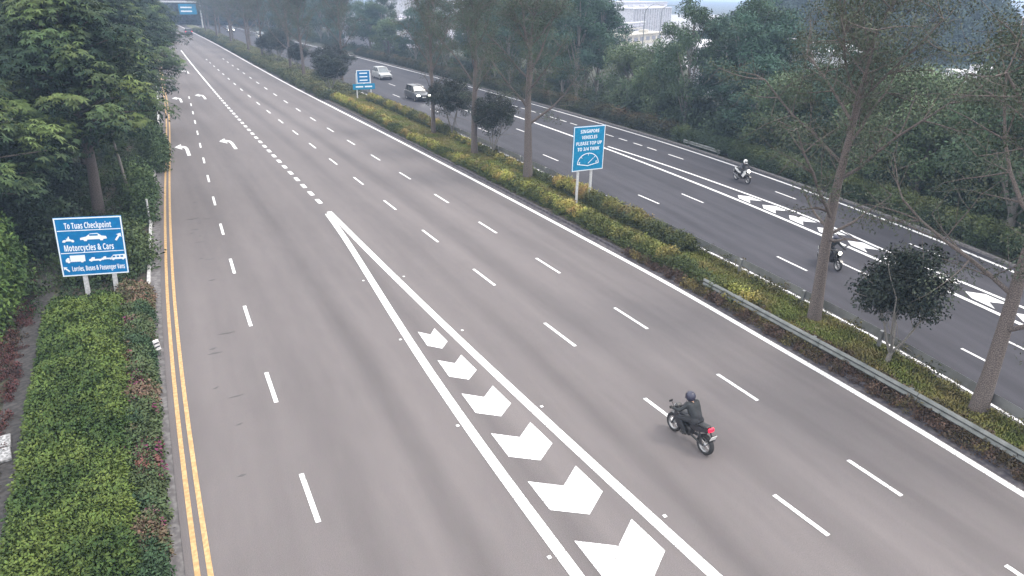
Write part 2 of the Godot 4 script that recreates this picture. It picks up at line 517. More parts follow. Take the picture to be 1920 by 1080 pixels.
# tall airy median tree: a straight bole, ascending limbs, a fine loose crown
func airy_tree(called: String, seed_: int, bole: float, height: float, spread: float, lean: Vector3, col: Color, thick: float, leaves_per_tip: int, low_limbs := false) -> Node3D:
	rng.seed = seed_
	var t := thing(called, "", "tree")
	var st := new_st()
	var tips := []
	var top := Vector3(lean.x * height, height * 0.86, lean.z * height)
	var pts := []
	var radii := []
	for i in 9:
		var k := i / 8.0
		pts.append(Vector3(lean.x * height * k + sin(k * 5.0 + seed_) * 0.12 * k * 2.0, height * 0.86 * k, lean.z * height * k + cos(k * 4.0 + seed_) * 0.1 * k * 2.0))
		radii.append(thick * (1.0 + 0.22 * exp(-k * 18.0)) * lerpf(1.0, 0.16, pow(k, 1.3)))
	tube(st, pts, radii, 10)
	var n := 13
	for i in n:
		var k := lerpf(bole / height, 0.97, pow(float(i) / (n - 1), 0.8))
		var p := Vector3(lean.x * height * k, height * 0.86 * k, lean.z * height * k)
		var a := i * 2.4 + seed_
		var up := lerpf(0.55, 1.3, k)
		var d := Vector3(cos(a), up, sin(a)).normalized()
		var l := spread * lerpf(1.15, 0.5, smoothstep(0.5, 1.0, k)) * rng.randf_range(0.8, 1.1)
		var b := bough(st, p, d, l, thick * 0.36 * (1.25 - k * 0.8), 0.03, 0.16, 0.05, 5, 6)
		for j in range(1, 6):
			for q in 2:
				var e := (b[0][j] - b[0][j - 1] as Vector3).normalized()
				var f := (e * 0.7 + unit() * 0.85 + Vector3(0, 0.15, 0)).normalized()
				var c := bough(st, b[0][j], f, spread * rng.randf_range(0.25, 0.42), 0.028, 0.01, 0.2, 0.0, 3, 4)
				tips.append(c[0][3])
				tips.append((c[0][1] + c[0][2]) * 0.5)
				for h in 3:
					var g := (unit() + f * 0.6).normalized()
					tube(st, [c[0][1 + h], c[0][1 + h] + g * 0.45, c[0][1 + h] + g * 0.9 + Vector3(0, 0.08, 0)], [0.01, 0.008, 0.004], 3, false)
	if low_limbs:
		for i in 5:
			var a := i * 1.3 + 0.6
			var p := Vector3(0, bole * rng.randf_range(0.55, 0.95), 0) + lean * bole
			var b := bough(st, p, Vector3(cos(a), rng.randf_range(0.1, 0.6), sin(a)).normalized(), rng.randf_range(1.6, 3.2), 0.07, 0.015, 0.22, 0.03, 5, 5)
			for j in [3, 4, 5]:
				bough(st, b[0][j], (unit() + Vector3(0, 0.4, 0)).normalized(), 0.8, 0.02, 0.006, 0.25, 0.0, 3, 4)
			if i % 2 == 0:
				tips.append(b[0][5])
	obj("trunk", done(st), M.bark, t)
	leaves_begin()
	for p in tips:
		var k := rng.randf_range(0.6, 1.15)
		puff(p, Vector3(0.72, 0.42, 0.72) * k * (spread / 4.2), int(leaves_per_tip * 1.15 * k), 0.1, 0.042, tint(col, 0.25), 0.25)
	obj("crown", leaves_end(), M.leaf, t)
	return t

# dense roadside tree: a short bole under a tall crown of overlapping clumps
func dense_tree(called: String, seed_: int, height: float, radius: float, col: Color, bark: Material, clear := 1.9) -> Node3D:
	rng.seed = seed_
	var t := thing(called, "", "tree")
	var st := new_st()
	var b := bough(st, Vector3.ZERO, Vector3.UP, height * 0.8, 0.2, 0.05, 0.06, 0.1, 8, 8)
	leaves_begin()
	var lobes := 17
	for i in lobes:
		var k := (i + 0.5) / lobes
		var y := lerpf(clear + 1.1, height - 1.0, k)
		var shape := sin(pow(lerpf(0.14, 0.97, k), 0.75) * PI)
		var a := i * 2.39996 + seed_
		var r := radius * (0.3 + 0.62 * shape) * rng.randf_range(0.75, 1.0) * (0.15 if k > 0.95 else 1.0)
		var c := Vector3(cos(a) * r, y + rng.randf_range(-0.4, 0.4), sin(a) * r)
		tube(st, [b[0][clampi(int(k * 7), 1, 7)], c * Vector3(0.6, 1, 0.6), c], [0.06, 0.04, 0.015], 5)
		var lobe := tint(col, 0.25)
		for j in 5:
			var u := unit()
			var g := rng.randf_range(0.7, 1.15)
			puff(c + u * Vector3(1.05, 0.6, 1.05), Vector3(0.82, 0.66, 0.82) * g, int(230 * g), 0.19, 0.105, tint(lobe, 0.15), 0.28)
	obj("trunk", done(st), bark, t)
	obj("crown", leaves_end(), M.leaf, t)
	return t

# broad roadside tree with whorled drooping leaves in flat tiers
func tiered_tree(called: String, seed_: int, height: float, radius: float, low: float, col: Color, bright: Color, tiers: int) -> Node3D:
	rng.seed = seed_
	var t := thing(called, "", "tree")
	var st := new_st()
	var b := bough(st, Vector3.ZERO, Vector3.UP, height * 0.9, 0.34, 0.07, 0.05, 0.12, 9, 10)
	leaves_begin()
	for i in tiers:
		var k := (i + 0.5) / tiers
		var y := lerpf(low, height - 0.6, k)
		var a := i * 2.39996 + seed_ * 1.7
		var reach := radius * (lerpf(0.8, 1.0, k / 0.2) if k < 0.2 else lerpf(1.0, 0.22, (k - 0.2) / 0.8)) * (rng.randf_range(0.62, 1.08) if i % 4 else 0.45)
		var away := Vector3(cos(a), 0, sin(a))
		var c := Vector3(cos(a) * reach, y + rng.randf_range(-0.3, 0.3), sin(a) * reach)
		var f := clampf(lerpf(low * 0.8 / height, 0.93, k) + rng.randf_range(-0.05, 0.05), 0.1, 0.97) * 9.0
		var root: Vector3 = (b[0][int(f)] as Vector3).lerp(b[0][mini(int(f) + 1, 9)], fmod(f, 1.0))
		if i % 2 == 0:
			var inner := root.lerp(c, 0.4) + unit() * 0.5
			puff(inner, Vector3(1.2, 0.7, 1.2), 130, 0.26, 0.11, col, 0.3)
			for j in 24:
				whorl(inner + unit() * Vector3(1.2, 0.6, 1.2), (Vector3.UP + unit() * 0.4).normalized(), 8, 0.32, 0.105, col.lerp(bright, rng.randf() * 0.7))
		tube(st, [root, root.lerp(c, 0.5) + Vector3(0, 0.25, 0), c - Vector3(0, 0.25, 0)], [0.07, 0.045, 0.02], 5)
		var g := rng.randf_range(0.8, 1.3)
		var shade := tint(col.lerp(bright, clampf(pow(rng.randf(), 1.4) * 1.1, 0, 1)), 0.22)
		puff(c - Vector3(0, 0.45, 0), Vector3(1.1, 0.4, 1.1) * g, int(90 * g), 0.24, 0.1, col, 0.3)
		var wide := rng.randf_range(0.75, 1.3)
		for j in int(60 * g * wide):
			var u := unit()
			if u.y < -0.35:
				u.y = -u.y
			var rr := pow(rng.randf(), 0.33)
			var p := c + Vector3(u.x * 1.15 * wide, u.y * 0.85 / wide - 0.2, u.z * 1.15 * wide) * g * rr + unit() * 0.12
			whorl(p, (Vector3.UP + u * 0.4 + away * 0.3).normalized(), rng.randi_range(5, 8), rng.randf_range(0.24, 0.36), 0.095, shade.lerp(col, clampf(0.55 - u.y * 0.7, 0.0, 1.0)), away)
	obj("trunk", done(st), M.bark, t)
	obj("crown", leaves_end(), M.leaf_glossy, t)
	return t

# small dark round headed tree on two or three slender stems
func round_tree(called: String, seed_: int, width: float, height: float, clear: float, col: Color) -> Node3D:
	rng.seed = seed_
	var t := thing(called, "", "tree")
	var st := new_st()
	tube(st, [Vector3.ZERO, Vector3(0.02, 0.25, 0), Vector3(0.05, 0.5, 0.02)], [0.11, 0.085, 0.075], 8)
	for i in 4:
		var a := i * 1.7 + seed_
		var stem := bough(st, Vector3(0.05, 0.42 + i * 0.03, 0.02), Vector3(cos(a) * 0.55, 1.0, sin(a) * 0.55).normalized(), height * 0.62, 0.05, 0.018, 0.12, 0.05, 5, 6)
		for j in 5:
			bough(st, stem[0][2 + j % 4], (unit() + Vector3(0, 0.5, 0)).normalized(), width * 0.36, 0.02, 0.006, 0.2, 0.0, 4, 4)
	obj("trunk", done(st), M.pale_bark, t)
	leaves_begin()
	var mid := Vector3(0, (height + clear) * 0.5, 0)
	var hh := (height - clear) * 0.5
	for i in 135:
		var u := unit()
		var q := pow(rng.randf(), 0.35) * (0.86 + 0.2 * sin(u.x * 4.0 + seed_) * sin(u.z * 5.0 + u.y * 3.0))
		var r := Vector3(width * 0.5 - 0.3, hh - 0.25, width * 0.5 - 0.3)
		if u.y < 0: r.y *= 0.85
		var c := mid + u * r * q * rng.randf_range(0.82, 1.14)
		puff(c, Vector3(0.42, 0.34, 0.42) * rng.randf_range(0.75, 1.25), 110, 0.12, 0.068, tint(col, 0.38), 0.4)
	obj("crown", leaves_end(), M.leaf_glossy, t)
	return t

func clump(seed_: int, n: int, r: Vector3, l: float, w: float) -> ArrayMesh:
	rng.seed = seed_
	leaves_begin()
	puff(Vector3.ZERO, r, n, l, w, Color(1, 1, 1), 0.28)
	return leaves_end()

# many copies of one clump as one body of foliage
func spread(called: String, mesh: Mesh, xf: Array, cols: Array, mat: Material, parent: Node = null) -> MultiMeshInstance3D:
	var mm := MultiMesh.new()
	mm.transform_format = MultiMesh.TRANSFORM_3D
	mm.use_colors = true
	mm.mesh = mesh
	mm.instance_count = xf.size()
	for i in xf.size():
		mm.set_instance_transform(i, xf[i])
		mm.set_instance_color(i, cols[i])
	var o := MultiMeshInstance3D.new()
	o.multimesh = mm
	o.material_override = mat
	o.name = numbered(called) if parent == null else called
	(self if parent == null else parent).add_child(o, true)
	return o

func turned(p: Vector3, k: float) -> Transform3D:
	return Transform3D(Basis.from_euler(Vector3(rng.randf_range(-0.5, 0.5), rng.randf() * TAU, rng.randf_range(-0.5, 0.5))).scaled(Vector3.ONE * k), p)

# ---------- road markings ----------
func dashes(road: Node3D, called: String, line: PackedVector2Array, first: float, step: float, length: float, width: float, last: float, mat: Material) -> void:
	var bm := BoxMesh.new()
	bm.size = Vector3(width, 0.004, length)
	var s := first
	while s < last:
		var mid := s - length * 0.5
		var o := obj(called, bm, mat, road)
		o.position = pt(at(line, mid), mid, 0.008)
		o.rotation.y = -atan((at(line, mid + 1.0) - at(line, mid - 1.0)) * 0.5)
		s += step

func solid(road: Node3D, called: String, line: PackedVector2Array, s0: float, s1: float, width: float, mat: Material, off := 0.0, y := 0.008) -> void:
	obj(called, strip(s0, s1, 1.5, func(s): return at(line, s) + off - width * 0.5, func(s): return at(line, s) + off + width * 0.5, y), mat, road)

func ground_poly(road: Node3D, called: String, poly: PackedVector2Array, mat: Material, y := 0.008) -> void:   # points (t, s)
	var st := new_st()
	prism(st, poly, -0.002, 0.002, Transform3D(Basis(Vector3.RIGHT, Vector3.FORWARD, Vector3.UP), Vector3(0, y, 0)))
	obj(called, done(st), mat, road)

func turn_arrow(road: Node3D, t: float, s: float, slope: float, k: float) -> void:
	# left turn arrow; shape in metres, x across, y ahead
	var p := PackedVector2Array([Vector2(0.10, -2.4), Vector2(0.36, -2.4), Vector2(0.34, 0.4), Vector2(0.24, 1.3), Vector2(0.02, 1.7), Vector2(-0.12, 1.75), Vector2(-0.12, 2.6), Vector2(-0.66, 1.4), Vector2(-0.12, 0.2), Vector2(-0.12, 0.95), Vector2(0.0, 0.9), Vector2(0.08, 0.5), Vector2(0.10, -0.3)])
	var q := PackedVector2Array()
	for v in p:
		q.append(Vector2(t + v.x * k + v.y * slope, s + v.y))
	ground_poly(road, "turn_arrow", q, M.white)

# ---------- crash barrier ----------
func guardrail(label: String, f: Callable, s0: float, s1: float, post_step: float, face: float, height: float, mat: Material) -> void:
	var t := thing("guardrail", label, "guardrail")
	var k := 0
	var s := s0
	while s < s1 - 0.5:
		var e := minf(s + 4.0, s1)
		var st := new_st()
		var h := height
		var x := face
		sweep(st, [Vector2(0, h), Vector2(x * 0.05, h - 0.03), Vector2(x * 0.085, h - 0.08), Vector2(x * 0.05, h - 0.135), Vector2(x * 0.03, h - 0.165), Vector2(x * 0.05, h - 0.195), Vector2(x * 0.085, h - 0.25), Vector2(x * 0.05, h - 0.3), Vector2(0, h - 0.33), Vector2(-x * 0.004, h - 0.33), Vector2(-x * 0.004, h), Vector2(0, h)], f, s, e - 0.02, 2.0)
		obj("rail_beam", done(st), mat, t)
		s += 4.0
		k += 1
	s = s0 + 0.3
	while s < s1:
		var st := new_st()
		box(st, Vector3(0, height * 0.5 - 0.01, 0), Vector3(0.1, height + 0.02, 0.13), Basis.IDENTITY, 0.01)
		var o := obj("post", done(st), mat, t)
		o.position = pt(float(f.call(s)) - face * 0.06, s)
		s += post_step

# ---------- signs ----------
func lettering(parent: Node3D, text: String, x: float, y: float, h: float, w: float, z: float, called := "lettering", mat: Material = null) -> MeshInstance3D:
	var tm := TextMesh.new()
	var f := SystemFont.new()
	f.font_names = PackedStringArray(["Droid Sans"])
	f.font_weight = 700
	tm.font = f
	tm.text = text
	tm.font_size = 64
	tm.pixel_size = h / 46.0
	tm.depth = 0.006
	var o := obj(called, tm, mat if mat else M.sign_white, parent)
	o.position = Vector3(x, y, z)
	var box_ := tm.get_aabb()
	if box_.size.x > 0.01:
		o.scale = Vector3(w / box_.size.x, 1, 1)
	return o

func flat_shape(parent: Node3D, called: String, poly: Array, x: float, y: float, k: float, z: float, mat: Material, flip := 1.0) -> void:
	var p := PackedVector2Array()
	for v in poly:
		p.append(Vector2(v[0] * flip, v[1]) * k)
	var st := new_st()
	prism(st, p, 0.0, 0.006)
	obj(called, done(st), mat, parent).position = Vector3(x, y, z)

func panel(parent: Node3D, called: String, w: float, h: float, y: float, mat: Material) -> void:
	var st := new_st()
	box(st, Vector3(0, y, 0), Vector3(w, h, 0.05), Basis.IDENTITY, 0.008)
	obj(called, done(st), mat, parent)
	st = new_st()
	for e in [[0, 1, w - 0.02, 0.045], [0, -1, w - 0.02, 0.045]]:
		box(st, Vector3(0, y + e[1] * (h * 0.5 - 0.032), 0.026), Vector3(e[2], e[3], 0.008))
	for e in [-1, 1]:
		box(st, Vector3(e * (w * 0.5 - 0.032), y, 0.0255), Vector3(0.045, h - 0.109, 0.008))
	obj("border", done(st), M.sign_white, parent)

func bar(parent: Node3D, called: String, x: float, y: float, w: float, h: float, z: float, mat: Material, roll := 0.0) -> void:
	var st := new_st()
	box(st, Vector3.ZERO, Vector3(w, h, 0.007))
	var o := obj(called, done(st), mat, parent)
	o.position = Vector3(x, y, z)
	o.rotation.z = roll

func posts(parent: Node3D, xs: Array, h: float, r: float, mat: Material) -> void:
	for x in xs:
		var st := new_st()
		box(st, Vector3(0, h * 0.5, -0.075), Vector3(r * 2, h, r * 1.6), Basis.IDENTITY, 0.012)
		obj("post", done(st), mat, parent).position.x = x

const CAR_ICON := [[-1.0, 0.12], [-0.97, 0.3], [-0.55, 0.38], [-0.2, 0.64], [0.35, 0.66], [0.62, 0.42], [0.95, 0.36], [1.0, 0.14], [0.74, 0.12], [0.68, 0.0], [0.5, 0.0], [0.44, 0.12], [-0.46, 0.12], [-0.52, 0.0], [-0.7, 0.0], [-0.76, 0.12]]
const LORRY_ICON := [[-1.0, 0.12], [-1.0, 0.4], [-0.8, 0.62], [-0.6, 0.62], [-0.6, 0.2], [-0.52, 0.2], [-0.52, 0.9], [1.0, 0.9], [1.0, 0.14], [0.8, 0.12], [0.74, 0.0], [0.56, 0.0], [0.5, 0.12], [-0.56, 0.12], [-0.62, 0.0], [-0.8, 0.0], [-0.86, 0.12]]
const VAN_ICON := [[-1.0, 0.14], [-0.96, 0.42], [-0.6, 0.82], [0.95, 0.86], [1.0, 0.2], [0.8, 0.12], [0.74, 0.0], [0.54, 0.0], [0.48, 0.12], [-0.5, 0.12], [-0.56, 0.0], [-0.76, 0.0], [-0.82, 0.12]]
const PICKUP_ICON := [[-1.0, 0.14], [-0.94, 0.42], [-0.72, 0.46], [-0.5, 0.74], [-0.12, 0.74], [-0.1, 0.4], [1.0, 0.4], [1.0, 0.16], [0.76, 0.12], [0.7, 0.0], [0.52, 0.0], [0.46, 0.12], [-0.5, 0.12], [-0.56, 0.0], [-0.74, 0.0], [-0.8, 0.12]]
const BIKE_ICON := [[-1.0, 0.1], [-0.85, 0.4], [-0.6, 0.5], [-0.35, 0.45], [-0.2, 0.55], [-0.35, 0.7], [-0.3, 0.76], [-0.1, 0.72], [0.1, 1.15], [0.25, 1.1], [0.2, 0.72], [0.5, 0.5], [0.85, 0.45], [1.0, 0.2], [0.9, 0.0], [0.6, 0.0], [0.45, 0.2], [-0.4, 0.2], [-0.55, 0.0], [-0.85, 0.0]]
const ARROW_ICON := [[0.0, 1.0], [0.42, 0.45], [0.14, 0.52], [0.14, -0.4], [-0.14, -0.4], [-0.14, 0.52], [-0.42, 0.45]]

func checkpoint_sign() -> void:
	var t := thing("direction_sign", "large blue direction sign with vehicle silhouettes standing among roadside shrubs", "road sign", pt(-2.276, 31.5), -0.109)
	t.rotation.z = -0.048
	var yc := 2.467
	panel(t, "sign_panel", 2.356, 2.429, yc, M.sign_blue)
	posts(t, [-0.42, 0.62], yc + 1.1, 0.085, M.pole)
	var z := 0.028
	var top := yc + 1.2145
	lettering(t, "To Tuas Checkpoint", -0.02, top - 0.34, 0.24, 1.62, z)
	bar(t, "divider", 0, top - 0.53, 2.2, 0.03, z, M.sign_white)
	flat_shape(t, "motorcycle_symbol", BIKE_ICON, -0.78, top - 1.0, 0.21, z, M.sign_white)
	flat_shape(t, "car_symbol", CAR_ICON, 0.1, top - 0.98, 0.47, z, M.sign_white)
	bar(t, "car_symbol_window", 0.12, top - 0.74, 0.30, 0.07, z + 0.004, M.sign_blue)
	var ar := Node3D.new()
	ar.name = "arrow"
	t.add_child(ar)
	ar.position = Vector3(0.93, top - 0.92, z)
	ar.rotation.z = -0.6
	flat_shape(ar, "arrow_head", ARROW_ICON, 0, 0, 0.26, 0, M.sign_white)
	lettering(t, "Motorcycles & Cars", -0.1, top - 1.25, 0.25, 1.72, z)
	bar(t, "divider", 0, top - 1.45, 2.2, 0.03, z, M.sign_white)
	flat_shape(t, "lorry_symbol", LORRY_ICON, -0.64, top - 1.86, 0.34, z, M.sign_white)
	flat_shape(t, "pickup_symbol", PICKUP_ICON, 0.06, top - 1.85, 0.24, z, M.sign_white)
	flat_shape(t, "pickup_symbol", PICKUP_ICON, 0.46, top - 1.81, 0.2, z, M.sign_white)
	flat_shape(t, "van_symbol", VAN_ICON, 0.86, top - 1.84, 0.27, z, M.sign_white)
	for i in 3:
		bar(t, "van_symbol_window", 0.72 + i * 0.14, top - 1.69, 0.1, 0.07, z + 0.004, M.sign_blue)
	lettering(t, "Lorries, Buses & Passenger Vans", 0.12, top - 2.12, 0.2, 1.86, z)
	var al := Node3D.new()
	al.name = "arrow_001"
	t.add_child(al)
	al.position = Vector3(-0.96, top - 2.16, z)
	al.rotation.z = 0.75
	flat_shape(al, "arrow_head", ARROW_ICON, 0, 0, 0.2, 0, M.sign_white)

func tank_sign() -> void:
	var t := thing("notice_sign", "blue notice sign with fuel gauge on two pale posts in the median hedge", "road sign", pt(24.025, 35.38), 0.037)
	t.rotation.z = -0.01
	var yc := 3.53
	var w := 2.291
	var h := 2.667
	panel(t, "sign_panel", w, h, yc, M.sign_cyan)
	posts(t, [-0.62, 0.36], yc + 1.2, 0.07, M.pole)
	var z := 0.028
	var top := yc + h * 0.5
	lettering(t, "SINGAPORE", 0.02, top - 0.31, 0.2, 1.35, z)
	lettering(t, "VEHICLES", 0.02, top - 0.66, 0.2, 1.12, z)
	lettering(t, "PLEASE TOP UP", 0.0, top - 1.02, 0.2, 1.86, z)
	lettering(t, "TO 3/4 TANK", -0.02, top - 1.36, 0.2, 1.6, z)
	# fuel gauge
	var g := Node3D.new()
	g.name = "fuel_gauge"
	t.add_child(g)
	g.position = Vector3(0, top - 2.24, z)
	var st := new_st()
	var n := 22
	for i in n:
		var a := PI * i / n
		var b := PI * (i + 1) / n
		prism(st, PackedVector2Array([Vector2(cos(a) * 0.79, sin(a) * 0.64), Vector2(cos(b) * 0.79, sin(b) * 0.64), Vector2(cos(b) * 0.745, sin(b) * 0.595), Vector2(cos(a) * 0.745, sin(a) * 0.595)]), 0, 0.006)
	obj("gauge_arc", done(st), M.sign_white, g)
	for e in [-1, 1]:
		bar(g, "gauge_base", e * 0.385, -0.07, 0.8, 0.045, 0.003, M.sign_white, e * 0.17)
	for k in [0.25, 0.5, 0.75]:
		var a: float = PI * k
		bar(g, "gauge_tick", cos(a) * 0.68, sin(a) * 0.54, 0.03, 0.12, 0.003, M.sign_white, a - PI / 2)
	bar(g, "gauge_needle", 0.2, 0.16, 0.03, 0.5, 0.003, M.sign_white, -0.9)
	lettering(g, "E", -0.62, 0.06, 0.13, 0.09, 0.0)
	lettering(g, "F", 0.62, 0.06, 0.13, 0.09, 0.0)

func small_far_sign() -> void:
	var t := thing("notice_sign", "small blue sign with a wider second plate below, far along the median", "road sign", pt(24.6, 85.6), 0.0)
	var st := new_st()
	box(st, Vector3(0.85, 2.62, 0), Vector3(1.66, 1.5, 0.05), Basis.IDENTITY, 0.008)
	obj("sign_panel", done(st), M.sign_blue, t)
	st = new_st()
	for e in [-1, 1]:
		box(st, Vector3(0.85 + e * 0.79, 2.62, 0.028), Vector3(0.08, 1.5, 0.01))
		box(st, Vector3(0.85, 2.62 + e * 0.71, 0.027), Vector3(1.5, 0.08, 0.01))
	obj("border", done(st), M.sign_white, t)
	st = new_st()
	box(st, Vector3(0.85, 1.48, 0), Vector3(2.7, 0.66, 0.05), Basis.IDENTITY, 0.008)
	obj("lower_panel", done(st), M.sign_cyan, t)
	for i in 3:
		bar(t, "print_line", 0.85, 3.02 - i * 0.4, 0.95, 0.13, 0.032, M.sign_white)
	bar(t, "print_line", 0.3, 1.48, 0.9, 0.16, 0.032, M.sign_white)
	bar(t, "print_line", 1.4, 1.48, 0.9, 0.16, 0.032, M.sign_white)
	posts(t, [0.0, 1.7], 3.0, 0.07, M.pole)

func gantry() -> void:
	var t := thing("sign_gantry", "grey overhead gantry carrying a cyan sign at the far end of the carriageway", "gantry", pt(0, 255))
	var st := new_st()
	tube(st, [Vector3(25.3, 0, 0), Vector3(25.3, 8.3, 0)], [0.22, 0.2], 8)
	obj("column", done(st), M.pole, t)
	st = new_st()
	tube(st, [Vector3(8.6, 0, 0), Vector3(8.6, 8.3, 0)], [0.22, 0.2], 8)
	obj("column", done(st), M.pole, t)
	st = new_st()
	box(st, Vector3(16.9, 8.1, 0), Vector3(17.2, 0.5, 0.45), Basis.IDENTITY, 0.04)
	obj("beam", done(st), M.pole, t)
	st = new_st()
	box(st, Vector3(21.6, 6.0, 0.4), Vector3(5.0, 3.0, 0.1), Basis.IDENTITY, 0.02)
	obj("sign_panel", done(st), M.sign_cyan, t)
	for i in 2:
		bar(t, "print_line", 21.2, 6.5 - i * 1.1, 3.2, 0.4, 0.47, M.sign_white)

# ---------- people ----------
var F_val := PackedFloat32Array()
var F_cls := PackedInt32Array()

# surface nets over a field made of tapered capsules, joined with a smooth minimum; one surface for each class of bone
func skinned(bones: Array, lo: Vector3, hi: Vector3, cell: float, blend: float, out: ArrayMesh, mats: int) -> void:
	var nx := int((hi.x - lo.x) / cell) + 2
	var ny := int((hi.y - lo.y) / cell) + 2
	var nz := int((hi.z - lo.z) / cell) + 2
	var val := PackedFloat32Array()
	val.resize(nx * ny * nz)
	val.fill(9.0)
	var best := val.duplicate()
	var cls := PackedInt32Array()
	cls.resize(nx * ny * nz)
	for b in bones:
		var p: Vector3 = b[0]
		var q: Vector3 = b[1]
		var ra: float = b[2]
		var rb: float = b[3]
		var kind: int = b[4]
		var m := maxf(ra, rb) + blend + cell * 2.0
		var x0 := clampi(int((minf(p.x, q.x) - m - lo.x) / cell), 0, nx - 1)
		var x1 := clampi(int((maxf(p.x, q.x) + m - lo.x) / cell) + 1, 0, nx - 1)
		var y0 := clampi(int((minf(p.y, q.y) - m - lo.y) / cell), 0, ny - 1)
		var y1 := clampi(int((maxf(p.y, q.y) + m - lo.y) / cell) + 1, 0, ny - 1)
		var z0 := clampi(int((minf(p.z, q.z) - m - lo.z) / cell), 0, nz - 1)
		var z1 := clampi(int((maxf(p.z, q.z) + m - lo.z) / cell) + 1, 0, nz - 1)
		var pq := q - p
		var l2 := maxf(pq.length_squared(), 1e-8)
		for z in range(z0, z1 + 1):
			for y in range(y0, y1 + 1):
				for x in range(x0, x1 + 1):
					var v := lo + Vector3(x, y, z) * cell
					var k := clampf((v - p).dot(pq) / l2, 0.0, 1.0)
					var d := (v - p - pq * k).length() - lerpf(ra, rb, k)
					var i := x + nx * (y + ny * z)
					if d < best[i]:
						best[i] = d
						cls[i] = kind
					var e := val[i]
					var g := maxf(blend - absf(d - e), 0.0) / blend
					val[i] = minf(d, e) - g * g * blend * 0.25
	var vert := {}
	var pos := PackedVector3Array()
	var nor := PackedVector3Array()
	var vc := PackedInt32Array()
	var corner := [0, 1, nx, nx + 1, nx * ny, nx * ny + 1, nx * ny + nx, nx * ny + nx + 1]
	var off := [Vector3(0, 0, 0), Vector3(1, 0, 0), Vector3(0, 1, 0), Vector3(1, 1, 0), Vector3(0, 0, 1), Vector3(1, 0, 1), Vector3(0, 1, 1), Vector3(1, 1, 1)]
	var edges := [[0, 1], [2, 3], [4, 5], [6, 7], [0, 2], [1, 3], [4, 6], [5, 7], [0, 4], [1, 5], [2, 6], [3, 7]]
	for z in nz - 1:
		for y in ny - 1:
			for x in nx - 1:
				var i := x + nx * (y + ny * z)
				var inside := 0
				for k in 8:
					if val[i + corner[k]] < 0.0:
						inside += 1
				if inside == 0 or inside == 8:
					continue
				var s := Vector3.ZERO
				var n := 0
				for e in edges:
					var a := val[i + corner[e[0]]]
					var b := val[i + corner[e[1]]]
					if (a < 0.0) != (b < 0.0):
						s += (off[e[0]] as Vector3).lerp(off[e[1]], a / (a - b))
						n += 1
				vert[i] = pos.size()
				pos.append(lo + (Vector3(x, y, z) + s / n) * cell)
				nor.append(Vector3(val[i + 1] - val[i], val[i + nx] - val[i], val[i + nx * ny] - val[i]).normalized())
				vc.append(cls[i])
	var step := [1, nx, nx * ny]
	var ix := []
	for k in mats:
		ix.append(PackedInt32Array())
	for i in vert:
		for ax in 3:
			var j: int = i + step[ax]
			if (val[i] < 0.0) == (val[j] < 0.0):
				continue
			var u: int = step[(ax + 1) % 3]
			var w: int = step[(ax + 2) % 3]
			if not (vert.has(i - u) and vert.has(i - w) and vert.has(i - u - w)):
				continue
			var a: int = vert[i]
			var b: int = vert[i - u]
			var c: int = vert[i - u - w]
			var d: int = vert[i - w]
			var q: PackedInt32Array = ix[vc[a]]
			if val[i] < 0.0:
				q.append_array(PackedInt32Array([a, c, b, a, d, c]))
			else:
				q.append_array(PackedInt32Array([a, b, c, a, c, d]))
			ix[vc[a]] = q
	for k in mats:
		if ix[k].size() == 0:
			continue
		var arr := []
		arr.resize(Mesh.ARRAY_MAX)
		arr[Mesh.ARRAY_VERTEX] = pos
		arr[Mesh.ARRAY_NORMAL] = nor
		arr[Mesh.ARRAY_INDEX] = ix[k]
		out.add_surface_from_arrays(Mesh.PRIMITIVE_TRIANGLES, arr)
		out.surface_set_name(out.get_surface_count() - 1, str(k))

